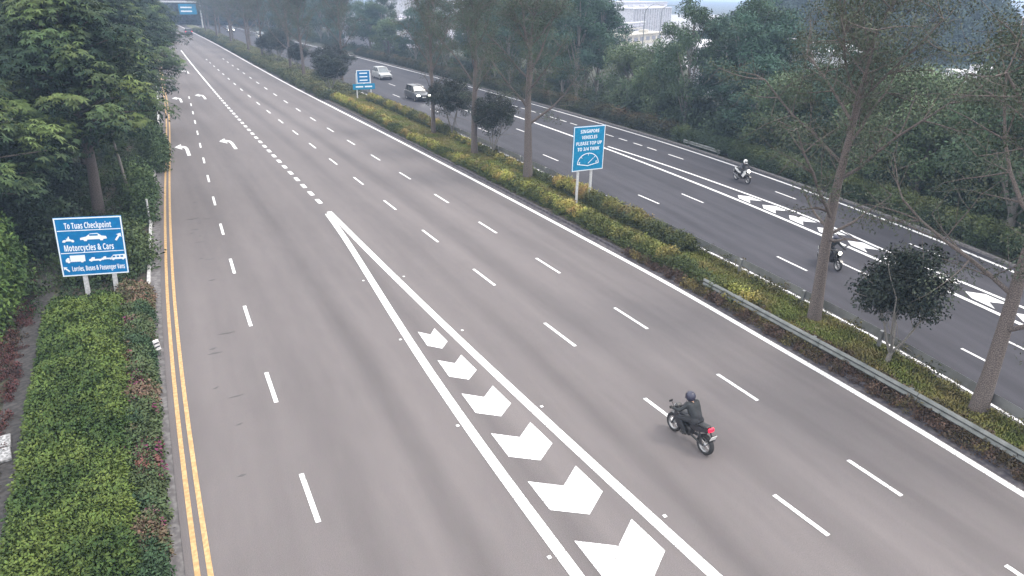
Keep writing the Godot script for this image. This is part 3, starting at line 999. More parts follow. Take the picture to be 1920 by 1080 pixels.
# classes: 0 jacket, 1 trousers, 2 skin, 3 gloves, 4 shoes
func rider_mesh() -> ArrayMesh:
	var m := ArrayMesh.new()
	var b := []
	b.append([Vector3(0, 0.84, 0.22), Vector3(0, 0.98, 0.20), 0.15, 0.145, 1])
	for s in [-1.0, 1.0]:
		b.append([Vector3(s * 0.06, 0.86, 0.22), Vector3(s * 0.09, 0.86, 0.24), 0.125, 0.125, 1])
		b.append([Vector3(s * 0.10, 0.86, 0.19), Vector3(s * 0.235, 0.78, -0.25), 0.10, 0.07, 1])
		b.append([Vector3(s * 0.235, 0.78, -0.25), Vector3(s * 0.215, 0.42, 0.02), 0.068, 0.045, 1])
		b.append([Vector3(s * 0.215, 0.39, 0.06), Vector3(s * 0.225, 0.355, -0.13), 0.045, 0.036, 4])
		b.append([Vector3(s * 0.175, 1.27, -0.03), Vector3(s * 0.34, 1.08, -0.16), 0.066, 0.05, 0])
		b.append([Vector3(s * 0.34, 1.08, -0.16), Vector3(s * 0.345, 1.02, -0.38), 0.05, 0.036, 0])
		b.append([Vector3(0, 1.20, 0.02), Vector3(s * 0.15, 1.28, -0.03), 0.11, 0.085, 0])
		b.append([Vector3(s * 0.06, 1.0, 0.18), Vector3(s * 0.10, 1.21, 0.02), 0.115, 0.125, 0])
		b.append([Vector3(s * 0.345, 1.02, -0.38), Vector3(s * 0.35, 1.015, -0.42), 0.036, 0.034, 3])
	b.append([Vector3(0, 1.30, -0.05), Vector3(0, 1.38, -0.09), 0.06, 0.055, 2])
	b.append([Vector3(0, 1.43, -0.115), Vector3(0, 1.49, -0.12), 0.082, 0.088, 2])
	b.append([Vector3(0, 1.42, -0.19), Vector3(0, 1.415, -0.20), 0.03, 0.025, 2])
	skinned(b, Vector3(-0.5, 0.25, -0.55), Vector3(0.5, 1.7, 0.45), 0.02, 0.035, m, 5)
	for s in [-1.0, 1.0]:
		var h := []
		var w := Vector3(s * 0.35, 1.015, -0.41)
		h.append([w, w + Vector3(s * 0.005, 0.01, -0.07), 0.03, 0.028, 3])
		h.append([w + Vector3(s * 0.03, 0.0, -0.01), w + Vector3(s * 0.03, 0.012, -0.07), 0.02, 0.018, 3])
		for i in 4:
			var x: float = s * (-0.028 + i * 0.022)
			var k := w + Vector3(x, 0.016, -0.075)
			var l: float = [0.85, 1.0, 0.95, 0.78][i]
			h.append([k, k + Vector3(0, -0.004, -0.034 * l), 0.0105, 0.0098, 3])
			h.append([k + Vector3(0, -0.004, -0.034 * l), k + Vector3(0, -0.034 * l, -0.04 * l), 0.0098, 0.009, 3])
			h.append([k + Vector3(0, -0.034 * l, -0.04 * l), k + Vector3(0, -0.046 * l, -0.018), 0.009, 0.0082, 3])
		var th := w + Vector3(-s * 0.03, -0.004, -0.02)
		h.append([th, th + Vector3(-s * 0.016, -0.02, -0.03), 0.013, 0.0105, 3])
		h.append([th + Vector3(-s * 0.016, -0.02, -0.03), th + Vector3(-s * 0.006, -0.034, -0.055), 0.0105, 0.009, 3])
		skinned(h, w + Vector3(-0.1, -0.09, -0.16), w + Vector3(0.1, 0.07, 0.06), 0.005, 0.008, m, 5)
	return m

var rider_body: ArrayMesh

func rider(label: String, pos: Vector3, turn: float, jacket: Material, helmet: Material, bag: bool) -> void:
	if rider_body == null:
		rider_body = rider_mesh()
	var t := thing("person", label, "person", pos, turn)
	var o := MeshInstance3D.new()
	o.mesh = rider_body
	o.name = "body"
	t.add_child(o)
	for i in rider_body.get_surface_count():
		o.set_surface_override_material(i, [jacket, M.trousers, M.skin, M.glove, M.shoe][int(rider_body.surface_get_name(i))])
	var h := Node3D.new()
	h.name = "helmet"
	t.add_child(h)
	h.position = Vector3(0, 1.465, -0.13)
	h.rotation.x = -0.12
	var st := new_st()
	var prof := []
	for i in 15:
		var a := PI * i / 17.0
		prof.append(Vector2(maxf(sin(a) * 0.142, 0.001), cos(a) * 0.155))
	lathe(st, Vector3.ZERO, Vector3.UP, prof, 20)
	box(st, Vector3(0, -0.075, -0.115), Vector3(0.17, 0.06, 0.07), Basis.IDENTITY, 0.02)
	var shell := obj("shell", done(st), helmet, h)
	shell.scale = Vector3(0.95, 1, 1.1)
	st = new_st()
	for i in 6:
		var a := lerpf(-1.05, 1.05, i / 6.0)
		var b := lerpf(-1.05, 1.05, (i + 1) / 6.0)
		for j in 3:
			var y0 := lerpf(-0.045, 0.06, j / 3.0)
			var y1 := lerpf(-0.045, 0.06, (j + 1) / 3.0)
			var r0 := 0.146 - y0 * y0 * 2.5
			var r1 := 0.146 - y1 * y1 * 2.5
			st.set_smooth_group(3)
			quad(st, Vector3(sin(a) * r0 * 0.96, y0, -cos(a) * r0 * 1.11), Vector3(sin(b) * r0 * 0.96, y0, -cos(b) * r0 * 1.11), Vector3(sin(b) * r1 * 0.96, y1, -cos(b) * r1 * 1.11), Vector3(sin(a) * r1 * 0.96, y1, -cos(a) * r1 * 1.11))
	obj("visor", done(st), M.glass_dark, h)
	if bag:
		st = new_st()
		box(st, Vector3(0, 1.12, 0.26), Vector3(0.3, 0.4, 0.15), Basis.from_euler(Vector3(-0.55, 0, 0)), 0.05)
		obj("backpack", done(st), M.black_plastic, t)

# ---------- motorcycles: forward is -z ----------
func wheel(parent: Node3D, called: String, pos: Vector3, r: float, w: float, spokes: int) -> void:
	var g := Node3D.new()
	g.name = called if parent.get_node_or_null(called) == null else called + "_%03d" % parent.get_child_count()
	parent.add_child(g, true)
	g.position = pos
	var st := new_st()
	lathe(st, Vector3.ZERO, Vector3.RIGHT, [Vector2(r * 0.72, -w * 0.38), Vector2(r * 0.9, -w * 0.5), Vector2(r * 0.98, -w * 0.3), Vector2(r, 0), Vector2(r * 0.98, w * 0.3), Vector2(r * 0.9, w * 0.5), Vector2(r * 0.72, w * 0.38), Vector2(r * 0.72, -w * 0.38)], 22)
	obj("tyre", done(st), M.rubber, g)
	st = new_st()
	lathe(st, Vector3.ZERO, Vector3.RIGHT, [Vector2(r * 0.73, -w * 0.34), Vector2(r * 0.62, -w * 0.3), Vector2(r * 0.62, w * 0.3), Vector2(r * 0.73, w * 0.34)], 20)
	lathe(st, Vector3.ZERO, Vector3.RIGHT, [Vector2(0.001, -w * 0.42), Vector2(r * 0.18, -w * 0.4), Vector2(r * 0.18, w * 0.4), Vector2(0.001, w * 0.42)], 12)
	for i in spokes:
		var a := TAU * i / spokes
		tube(st, [Vector3(0, cos(a) * r * 0.15, sin(a) * r * 0.15), Vector3(0, cos(a) * r * 0.66, sin(a) * r * 0.66)], [r * 0.05, r * 0.04], 5)
	obj("rim", done(st), M.alloy, g)

func motorcycle(label: String, pos: Vector3, turn: float, paint: Material, trim: Material, lamp: Material, tail: Material) -> void:
	var t := thing("motorcycle", label, "motorcycle", pos, turn)
	wheel(t, "front_wheel", Vector3(0, 0.30, -0.66), 0.30, 0.10, 6)
	wheel(t, "rear_wheel", Vector3(0, 0.31, 0.66), 0.31, 0.14, 6)
	var st := new_st()
	for s in [-1, 1]:
		tube(st, [Vector3(s * 0.085, 0.30, -0.66), Vector3(s * 0.09, 0.62, -0.55), Vector3(s * 0.09, 0.96, -0.44)], [0.028, 0.026, 0.024], 8)
	obj("front_fork", done(st), M.dark_metal, t)
	st = new_st()
	for i in 7:
		var a := lerpf(-0.9, 1.3, i / 7.0)
		var b := lerpf(-0.9, 1.3, (i + 1) / 7.0)
		quad(st, Vector3(-0.07, 0.30 + cos(a) * 0.335, -0.66 + sin(a) * 0.335), Vector3(0.07, 0.30 + cos(a) * 0.335, -0.66 + sin(a) * 0.335), Vector3(0.07, 0.30 + cos(b) * 0.335, -0.66 + sin(b) * 0.335), Vector3(-0.07, 0.30 + cos(b) * 0.335, -0.66 + sin(b) * 0.335))
	obj("front_mudguard", done(st), paint, t)
	st = new_st()
	tube(st, [Vector3(0, 0.9, -0.44), Vector3(0, 0.72, -0.25), Vector3(0, 0.6, 0.1), Vector3(0, 0.68, 0.3), Vector3(0, 0.82, 0.72)], [0.04, 0.045, 0.045, 0.04, 0.03], 8)
	for s in [-1, 1]:
		tube(st, [Vector3(s * 0.1, 0.31, 0.66), Vector3(s * 0.1, 0.38, 0.15)], [0.03, 0.035], 6)
		tube(st, [Vector3(s * 0.11, 0.34, 0.6), Vector3(s * 0.12, 0.7, 0.48)], [0.03, 0.026], 8)
		tube(st, [Vector3(s * 0.1, 0.36, 0.0), Vector3(s * 0.26, 0.34, -0.02)], [0.018, 0.018], 6)
	obj("frame", done(st), M.dark_metal, t)
	st = new_st()
	box(st, Vector3(0, 0.42, -0.08), Vector3(0.27, 0.3, 0.4), Basis.IDENTITY, 0.05)
	lathe(st, Vector3(0, 0.45, -0.27), Vector3(0, 0.5, -0.86).normalized(), [Vector2(0.001, -0.02), Vector2(0.085, 0.0), Vector2(0.085, 0.05), Vector2(0.1, 0.055), Vector2(0.1, 0.07), Vector2(0.08, 0.08), Vector2(0.1, 0.1), Vector2(0.08, 0.13), Vector2(0.001, 0.15)], 12)
	obj("engine", done(st), M.dark_metal, t)
	st = new_st()
	lathe(st, Vector3(0, 0.84, -0.18), Vector3.FORWARD, [Vector2(0.02, -0.26), Vector2(0.1, -0.22), Vector2(0.15, -0.08), Vector2(0.165, 0.06), Vector2(0.14, 0.18), Vector2(0.07, 0.25), Vector2(0.001, 0.26)], 14)
	obj("fuel_tank", done(st), paint, t)
	st = new_st()
	for s in [-1, 1]:
		prism(st, PackedVector2Array([Vector2(0.5, 0.92), Vector2(0.2, 0.78), Vector2(0.1, 0.5), Vector2(0.32, 0.4), Vector2(0.52, 0.66)]), s * 0.15, s * 0.19, Transform3D(Basis(Vector3.FORWARD, Vector3.UP, Vector3.RIGHT), Vector3.ZERO))
		prism(st, PackedVector2Array([Vector2(-0.1, 0.76), Vector2(-0.78, 0.88), Vector2(-0.8, 0.8), Vector2(-0.4, 0.62), Vector2(-0.12, 0.6)]), s * 0.09, s * 0.13, Transform3D(Basis(Vector3.FORWARD, Vector3.UP, Vector3.RIGHT), Vector3.ZERO))
	obj("fairing", done(st), trim, t)
	st = new_st()
	box(st, Vector3(0, 0.80, 0.18), Vector3(0.25, 0.09, 0.42), Basis.from_euler(Vector3(0.05, 0, 0)), 0.03)
	box(st, Vector3(0, 0.86, 0.55), Vector3(0.21, 0.09, 0.34), Basis.from_euler(Vector3(-0.16, 0, 0)), 0.03)
	obj("seat", done(st), M.black_plastic, t)
	st = new_st()
	tube(st, [Vector3(-0.4, 0.99, -0.48), Vector3(-0.2, 1.0, -0.50), Vector3(-0.1, 0.97, -0.46), Vector3(0.1, 0.97, -0.46), Vector3(0.2, 1.0, -0.50), Vector3(0.4, 0.99, -0.48)], [0.018, 0.014, 0.014, 0.014, 0.014, 0.018], 8)
	obj("handlebar", done(st), M.black_plastic, t)
	for s in [-1, 1]:
		st = new_st()
		tube(st, [Vector3(s * 0.24, 1.0, -0.5), Vector3(s * 0.31, 1.17, -0.54)], [0.008, 0.008], 5)
		box(st, Vector3(s * 0.34, 1.2, -0.54), Vector3(0.13, 0.075, 0.03), Basis.IDENTITY, 0.012)
		obj("mirror", done(st), M.black_plastic, t)
	st = new_st()
	box(st, Vector3(0, 0.9, -0.56), Vector3(0.24, 0.22, 0.16), Basis.from_euler(Vector3(-0.3, 0, 0)), 0.06)
	obj("headlamp_cowl", done(st), trim, t)
	st = new_st()
	lathe(st, Vector3(0, 0.88, -0.645), Vector3.FORWARD, [Vector2(0.085, -0.01), Vector2(0.08, 0.012), Vector2(0.05, 0.024), Vector2(0.001, 0.03)], 14)
	obj("headlight", done(st), lamp, t)
	st = new_st()
	tube(st, [Vector3(0.12, 0.3, -0.2), Vector3(0.17, 0.26, 0.1), Vector3(0.19, 0.36, 0.42), Vector3(0.2, 0.46, 0.78)], [0.028, 0.03, 0.052, 0.05], 10)
	obj("exhaust", done(st), M.chrome, t)
	st = new_st()
	box(st, Vector3(0, 0.86, 0.80), Vector3(0.2, 0.12, 0.06), Basis.from_euler(Vector3(-0.15, 0, 0)), 0.02)
	obj("tail_light", done(st), tail, t)
	st = new_st()
	tube(st, [Vector3(0, 0.8, 0.76), Vector3(0, 0.62, 0.9)], [0.03, 0.02], 6)
	box(st, Vector3(0, 0.6, 0.88), Vector3(0.16, 0.3, 0.02), Basis.from_euler(Vector3(0.35, 0, 0)))
	obj("rear_mudguard", done(st), M.black_plastic, t)
	st = new_st()
	box(st, Vector3(0, 0.66, 0.92), Vector3(0.21, 0.15, 0.012), Basis.from_euler(Vector3(0.35, 0, 0)))
	obj("number_plate", done(st), M.plate, t)

# ---------- cars: forward is -z ----------
func loft(st: SurfaceTool, stations: Array) -> void:   # each: [z, y0, y1, half width at y0, half width at y1]
	st.set_smooth_group(-1)
	var rings := []
	for e in stations:
		var k := 0.06
		rings.append([Vector3(-e[3], e[1], e[0]), Vector3(-lerpf(e[3], e[4], 0.5) - 0.02, lerpf(e[1], e[2], 0.55), e[0]), Vector3(-e[4], e[2] - k, e[0]), Vector3(-e[4] + k * 1.5, e[2], e[0]), Vector3(e[4] - k * 1.5, e[2], e[0]), Vector3(e[4], e[2] - k, e[0]), Vector3(lerpf(e[3], e[4], 0.5) + 0.02, lerpf(e[1], e[2], 0.55), e[0]), Vector3(e[3], e[1], e[0])])
	for i in rings.size() - 1:
		for k in 8:
			var m := (k + 1) % 8
			quad(st, rings[i][k], rings[i][m], rings[i + 1][m], rings[i + 1][k])
	for e in [[rings[0], 1], [rings[-1], -1]]:
		var r: Array = e[0]
		for k in range(1, 7):
			if e[1] > 0:
				st.add_vertex(r[0]); st.add_vertex(r[k + 1]); st.add_vertex(r[k])
			else:
				st.add_vertex(r[0]); st.add_vertex(r[k]); st.add_vertex(r[k + 1])

func car(called: String, label: String, category: String, pos: Vector3, turn: float, paint: Material, boxy: bool, lamp: Material) -> void:
	var t := thing(called, label, category, pos, turn)
	var w := 0.9
	var roof := 1.72 if boxy else 1.66
	var belt := 1.02 if boxy else 0.98
	var bonnet := 0.98 if boxy else 0.9
	var st := new_st()
	loft(st, [[-2.25, 0.42, 0.72, w - 0.16, w - 0.2], [-2.12, 0.28, bonnet - 0.16, w - 0.05, w - 0.1], [-1.2, 0.26, bonnet, w, w - 0.06], [-0.95, 0.26, belt, w, w - 0.03], [1.6, 0.26, belt + 0.05, w, w - 0.03], [2.2, 0.3, belt, w - 0.04, w - 0.08], [2.3, 0.45, 0.85, w - 0.12, w - 0.14]])
	obj("body", done(st), paint, t)
	var fz := -0.35 if boxy else -0.1
	st = new_st()
	loft(st, [[-1.0, belt - 0.06, belt - 0.02, w - 0.1, w - 0.14], [fz, belt - 0.06, roof - 0.06, w - 0.08, w - 0.24], [1.7, belt - 0.06, roof - 0.06, w - 0.08, w - 0.22], [2.15, belt - 0.06, belt + 0.02, w - 0.12, w - 0.16]])
	obj("window", done(st), M.glass_dark, t)
	st = new_st()
	loft(st, [[fz - 0.05, roof - 0.075, roof - 0.02, w - 0.22, w - 0.24], [fz + 0.25, roof - 0.08, roof, w - 0.215, w - 0.24], [1.5, roof - 0.08, roof, w - 0.2, w - 0.24], [1.78, roof - 0.09, roof - 0.04, w - 0.22, w - 0.26]])
	obj("roof", done(st), paint, t)
	st = new_st()
	var a := Vector3(w - 0.2, belt + 0.02, -0.93)
	var b := Vector3(w - 0.27, roof - 0.1, fz - 0.06)
	quad(st, Vector3(-a.x, a.y, a.z - 0.02), Vector3(-b.x, b.y, b.z - 0.02), Vector3(b.x, b.y, b.z - 0.02), Vector3(a.x, a.y, a.z - 0.02))
	obj("windscreen", done(st), M.glass_screen, t)
	st = new_st()
	for s in [-1, 1]:
		for z in [0.05 + fz * 0.2, 0.95, 1.72]:
			tube(st, [Vector3(s * (w - 0.085), belt - 0.02, z - 0.1), Vector3(s * (w - 0.225), roof - 0.06, z)], [0.05, 0.045], 5)
		tube(st, [Vector3(s * (w - 0.12), belt - 0.02, -0.98), Vector3(s * (w - 0.245), roof - 0.06, fz - 0.02)], [0.045, 0.045], 5)
	obj("window_pillar", done(st), paint, t)
	for s in [-1, 1]:
		st = new_st()
		box(st, Vector3(s * (w - 0.24), bonnet - 0.24, -2.17), Vector3(0.34, 0.16, 0.12), Basis.from_euler(Vector3(0.2, s * -0.25, 0)), 0.03)
		obj("headlight", done(st), lamp, t)
		st = new_st()
		box(st, Vector3(s * (w - 0.14), 0.86, 2.24), Vector3(0.2, 0.22, 0.1), Basis.IDENTITY, 0.03)
		obj("tail_light", done(st), M.tail_lit if called == "distant_car" else M.sign_back, t)
		st = new_st()
		box(st, Vector3(s * (w + 0.08), belt + 0.1, -0.78), Vector3(0.2, 0.14, 0.1), Basis.IDENTITY, 0.03)
		obj("door_mirror", done(st), paint, t)
	st = new_st()
	box(st, Vector3(0, bonnet - 0.27, -2.21), Vector3(0.95, 0.14, 0.08), Basis.IDENTITY, 0.02)
	box(st, Vector3(0, 0.4, -2.2), Vector3(1.3, 0.18, 0.1), Basis.IDENTITY, 0.03)
	obj("grille", done(st), M.black_plastic, t)
	st = new_st()
	box(st, Vector3(0, 0.55, -2.275), Vector3(0.46, 0.12, 0.02))
	obj("number_plate", done(st), M.plate, t)
	st = new_st()
	for s in [-1, 1]:
		for z in [-1.38, 1.38]:
			lathe(st, Vector3(s * (w - 0.015), 0.34, z), Vector3.RIGHT * s, [Vector2(0.40, -0.1), Vector2(0.40, 0.008), Vector2(0.3, 0.012)], 18)
	obj("wheel_arch", done(st), M.black_plastic, t)
	for s in [-1, 1]:
		for z in [-1.38, 1.38]:
			wheel(t, "wheel", Vector3(s * (w - 0.1), 0.33, z), 0.33, 0.22, 5)

# ---------- planting helpers ----------
func hedge_row(called: String, label: String, f: Callable, s0: float, s1: float, width: float, height: float, per_m: float, low: Color, top: Color, top2: Color, mesh: Mesh, seed_: int, k := 1.0, full = null) -> void:
	rng.seed = seed_
	var n := FastNoiseLite.new()
	n.seed = seed_
	n.frequency = 0.16
	var xf := []
	var cols := []
	for i in int((s1 - s0) * per_m):
		var s := rng.randf_range(s0, s1)
		var bulge := 1.0 + 0.28 * n.get_noise_2d(s * 1.6, 0.0) + 0.12 * n.get_noise_2d(s * 7.0, 9.0)
		var a := rng.randf() * PI
		var rr := pow(rng.randf(), 0.3)
		var x := cos(a) * width * 0.5 * rr * bulge
		var y := pow(sin(a), 0.6) * height * rr * bulge
		var fill: float = full.call(s) if full != null else 1.0
		y *= fill
		if n.get_noise_2d(s * 2.2, 40.0) < -0.42 or rng.randf() > fill:
			continue
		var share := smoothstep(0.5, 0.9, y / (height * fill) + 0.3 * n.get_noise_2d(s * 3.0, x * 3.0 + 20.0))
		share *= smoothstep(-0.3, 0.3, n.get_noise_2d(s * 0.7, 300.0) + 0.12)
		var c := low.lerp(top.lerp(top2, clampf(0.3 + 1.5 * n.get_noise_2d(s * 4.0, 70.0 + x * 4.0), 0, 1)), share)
		cols.append(tint(c, 0.2))
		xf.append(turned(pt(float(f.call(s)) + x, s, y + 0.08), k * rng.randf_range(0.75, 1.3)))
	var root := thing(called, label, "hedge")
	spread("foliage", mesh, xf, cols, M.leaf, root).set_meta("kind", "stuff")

func ground_cover(called: String, label: String, mesh: Mesh, n: int, s0: float, s1: float, fl: Callable, fr: Callable, y0: float, y1: float, cols_: Array, k0: float, k1: float, seed_: int, freq := 0.2) -> void:
	rng.seed = seed_
	var noise := FastNoiseLite.new()
	noise.seed = seed_
	noise.frequency = freq
	var xf := []
	var cols := []
	for i in n:
		var s := rng.randf_range(s0, s1)
		var t := lerpf(fl.call(s), fr.call(s), rng.randf())
		var v := clampf(0.5 + 1.1 * noise.get_noise_2d(s, t) + rng.randf_range(-0.25, 0.25), 0.0, 0.999) * (cols_.size() - 1)
		var c: Color = (cols_[int(v)] as Color).lerp(cols_[int(v) + 1], fmod(v, 1.0))
		cols.append(tint(c, 0.2))
		xf.append(turned(pt(t, s, lerpf(y0, y1, rng.randf() * (0.75 + 0.5 * noise.get_noise_2d(s * 2.0, t * 2.0 + 60.0)))), rng.randf_range(k0, k1)))
	var o := spread(called, mesh, xf, cols, M.leaf)
	tag(o, label, "plants", "", "stuff")

func bush(called: String, label: String, pos: Vector3, r: Vector3, n: int, col: Color, bright: Color, seed_: int, group := "", l := 0.2, w := 0.09) -> void:
	rng.seed = seed_
	leaves_begin()
	for i in n:
		var u := unit()
		u.y = absf(u.y)
		var c := u * r * pow(rng.randf(), 0.35)
		var b := clampf(rng.randf() * 0.9, 0, 1)
		puff(c, Vector3(0.42, 0.36, 0.42) * rng.randf_range(0.7, 1.3), 60, l, w, col.lerp(bright, b * b), 0.3)
	var o := obj(called, leaves_end(), M.leaf)
	o.position = pos
	tag(o, label, "bush", group)

func building(called: String, label: String, pos: Vector3, turn: float, size: Vector3, wall: Material, roof: Material, bays: int, storeys: int, ribs: bool) -> void:
	var t := thing(called, label, "building", pos, turn)
	var st := new_st()
	box(st, Vector3(0, size.y * 0.5, 0), size)
	obj("wall", done(st), wall, t)
	st = new_st()
	box(st, Vector3(0, size.y + 0.15, 0), Vector3(size.x + 0.8, 0.3, size.z + 0.8))
	var rf := obj("roof", done(st), roof, t)
	for i in 3:
		st = new_st()
		box(st, Vector3((i - 1) * size.x * 0.28, size.y + 0.65, size.z * 0.12), Vector3(2.6, 0.7, 2.0), Basis.IDENTITY, 0.08)
		obj("roof_vent", done(st), wall, rf)
	for j in storeys:
		for i in bays:
			st = new_st()
			var bw := size.x / bays
			var h := size.y / storeys
			box(st, Vector3(-size.x * 0.5 + bw * (i + 0.5), h * (j + 0.55), size.z * 0.5 + 0.01), Vector3(bw * (0.3 if ribs else 0.62), h * (0.8 if ribs else 0.4), 0.08))
			obj("window", done(st), M.factory_dark, t)
	if ribs:
		for i in bays + 1:
			st = new_st()
			box(st, Vector3(-size.x * 0.5 + size.x / bays * i, size.y * 0.5, size.z * 0.5 + 0.2), Vector3(0.4, size.y - 0.1, 0.4))
			obj("column", done(st), wall, t)

func street_lamp(label: String, pos: Vector3, turn: float, h: float) -> void:
	var t := thing("street_lamp", label, "street lamp", pos, turn)
	var st := new_st()
	tube(st, [Vector3.ZERO, Vector3(0, h * 0.8, 0)], [0.13, 0.09], 8)
	obj("pole", done(st), M.steel, t)
	st = new_st()
	var p := []
	var r := []
	for i in 8:
		var a := i / 7.0
		p.append(Vector3(3.4 * (1.0 - cos(a * PI * 0.5)) * 1.0, h * 0.8 + sin(a * PI * 0.5) * h * 0.2 - maxf(0, a - 0.75) * 1.2, 0))
		r.append(0.085 - a * 0.035)
	tube(st, p, r, 6)
	obj("arm", done(st), M.steel, t)
	st = new_st()
	box(st, p[7] + Vector3(0.4, -0.02, 0), Vector3(1.0, 0.16, 0.36), Basis.IDENTITY, 0.05)
	obj("lamp_head", done(st), M.steel, t)

func _ready() -> void:
	# ---------- camera, sky, sun, exposure ----------
	var cam := Camera3D.new()
	cam.name = "camera"
	add_child(cam)
	cam.position = Vector3(0, 12.047, 0)
	cam.rotation_degrees = Vector3(-22.549, -28.247, 0.947)
	cam.fov = 44.1755
	cam.far = 4000.0
	cam.current = true
	var we := WorldEnvironment.new()
	we.name = "world_environment"
	var env := Environment.new()
	var sky := Sky.new()
	var sm := ProceduralSkyMaterial.new()
	sm.sky_top_color = Color(0.95, 0.955, 0.965)
	sm.sky_horizon_color = Color(0.83, 0.835, 0.845)
	sm.sky_curve = 0.2
	sm.ground_bottom_color = Color(0.25, 0.25, 0.25)
	sm.ground_horizon_color = Color(0.6, 0.62, 0.64)
	sky.sky_material = sm
	env.background_mode = Environment.BG_SKY
	env.sky = sky
	env.tonemap_mode = Environment.TONE_MAPPER_LINEAR
	env.tonemap_exposure = 3.0
	env.sdfgi_enabled = true
	env.ssao_enabled = true
	env.ssil_enabled = true
	env.fog_enabled = true
	env.fog_density = 0.0009
	env.fog_light_color = Color(0.68, 0.77, 0.90)
	we.environment = env
	add_child(we)
	var sun := DirectionalLight3D.new()
	sun.name = "sun"
	sun.light_energy = 0.3
	sun.light_color = Color(1.0, 0.97, 0.93)
	sun.light_angular_distance = 20.0
	sun.rotation_degrees = Vector3(-58, 60, 0)
	sun.shadow_enabled = true
	add_child(sun)
	make_materials()

	# ---------- ground and roads ----------
	var st := new_st()
	quad(st, Vector3(-1500, -0.06, -2500), Vector3(1500, -0.06, -2500), Vector3(1500, -0.06, 300), Vector3(-1500, -0.06, 300))
	struct("ground", done(st), M.forest_floor)
	struct("yard", strip(40, 420, 20, func(s): return 92.0 - clampf((s - 130.0) * 0.6, 0.0, 30.0), func(_s): return 420.0, -0.04, 1), M.yard)
	var road := struct("road", strip(-30, 330, 2.0, func(s): return at(YELLOW, s) - 0.5, func(s): return at(EDGE, s) + 0.55, 0.0, 8), M.road)
	var far_road := struct("road", strip(-30, 330, 2.0, func(s): return at(FAR_IN, s) - 0.3, func(s): return at(FAR_OUT, s) + 0.6, 0.0, 8), M.road_far)
	struct("path", strip(5, 60, 2.0, func(s): return -4.95 - maxf(0, s - 30) * 0.03, func(s): return -3.95 - maxf(0, s - 30) * 0.03, -0.03), M.path)
	struct("verge", strip(-20, 330, 2.0, func(s): return at(YELLOW, s) - 3.9, func(s): return at(YELLOW, s) - 1.0, -0.015), M.soil)
	# left gutter and its kerb
	struct("gutter", strip(-30, 330, 2.0, func(s): return at(YELLOW, s) - 0.92, func(s): return at(YELLOW, s) - 0.5, -0.02), M.concrete)
	st = new_st()
	sweep(st, [Vector2(-0.10, -0.06), Vector2(-0.10, 0.10), Vector2(-0.08, 0.12), Vector2(0.02, 0.12), Vector2(0.04, 0.10), Vector2(0.05, -0.06)], func(s): return at(YELLOW, s) - 0.95, -30, 200, 2.0)
	struct("kerb", done(st), M.pale_concrete)
	# median
	struct("median_ground", strip(-30, 330, 2.0, func(s): return at(EDGE, s) + 0.6, func(s): return at(FAR_IN, s) - 0.4, 0.11, 4), M.turf)
	struct("median_soil", strip(-30, 330, 2.0, func(s): return at(EDGE, s) + 0.62, func(s): return at(EDGE, s) + 2.1, 0.116), M.soil)
	st = new_st()
	sweep(st, [Vector2(-0.04, -0.05), Vector2(-0.02, 0.10), Vector2(0.0, 0.125), Vector2(0.10, 0.125), Vector2(0.11, 0.0)], func(s): return at(EDGE, s) + 0.55, -30, 330, 2.0)
	struct("kerb", done(st), M.gutter)
	st = new_st()
	sweep(st, [Vector2(-0.10, 0.0), Vector2(-0.09, 0.125), Vector2(0.03, 0.125), Vector2(0.05, 0.10), Vector2(0.06, -0.05)], func(s): return at(FAR_IN, s) - 0.36, -30, 330, 2.0)
	struct("kerb", done(st), M.concrete)
	st = new_st()
	sweep(st, [Vector2(-0.06, -0.05), Vector2(-0.05, 0.10), Vector2(-0.03, 0.125), Vector2(0.12, 0.125), Vector2(0.13, -0.06)], func(s): return at(FAR_OUT, s) + 0.62, -30, 330, 2.0)
	struct("kerb", done(st), M.concrete)
	struct("dirt_strip", strip(-30, 330, 2.0, func(s): return at(EDGE, s) + 0.18, func(s): return at(EDGE, s) + 0.52, 0.004), M.gutter)

	# markings of the near carriageway
	solid(road, "edge_line", EDGE, -20, 300, 0.24, M.white)
	solid(road, "yellow_line", YELLOW, -20, 300, 0.12, M.yellow)
	solid(road, "yellow_line", YELLOW, -20, 300, 0.12, M.yellow, -0.26)
	solid(road, "gore_line", GORE_R, -10, 40.6, 0.3, M.white)
	solid(road, "gore_line", GORE_L, -10, 40.2, 0.3, M.white, 0.0, 0.0125)
	solid(road, "lane_line", GORE_R, 104, 170, 0.2, M.white)
	dashes(road, "short_dash", GORE_R, 43.6, 2.06, 1.05, 0.26, 104, M.white)
	for d in [[10.2, 1.7], [15.6, 1.9], [5.8, 1.5]]:
		dashes(road, "lane_dash", LANE_C, d[0], 6.6, d[1], 0.13, d[0] + 1.0, M.white)
		dashes(road, "lane_dash", LANE_B, d[0] - 0.15, 6.6, d[1], 0.13, d[0] + 1.0, M.white)
	dashes(road, "lane_dash", LANE_C, 21.8, 6.62, 2.25, 0.13, 150, M.white)
	dashes(road, "lane_dash", LANE_B, 21.8, 6.6, 2.25, 0.13, 150, M.white)
	dashes(road, "lane_dash", LANE_A, 10.4, 6.08, 2.1, 0.13, 100, M.white)
	for k in 9:
		var s := 23.25 - 2.45 * k
		var l0 := at(GORE_L, s) + 0.5
		var r0 := at(GORE_R, s) - 0.46
		var l1 := at(GORE_L, s - 1.25) + 0.5
		var r1 := at(GORE_R, s - 1.25) - 0.46
		var dep := 0.45 + 0.035 * k
		ground_poly(road, "chevron", PackedVector2Array([Vector2(l0, s), Vector2((l0 + r0) * 0.5, s - dep), Vector2(r0, s), Vector2(r1, s - 1.25), Vector2((l1 + r1) * 0.5, s - 1.25 - dep), Vector2(l1, s - 1.25)]), M.white)
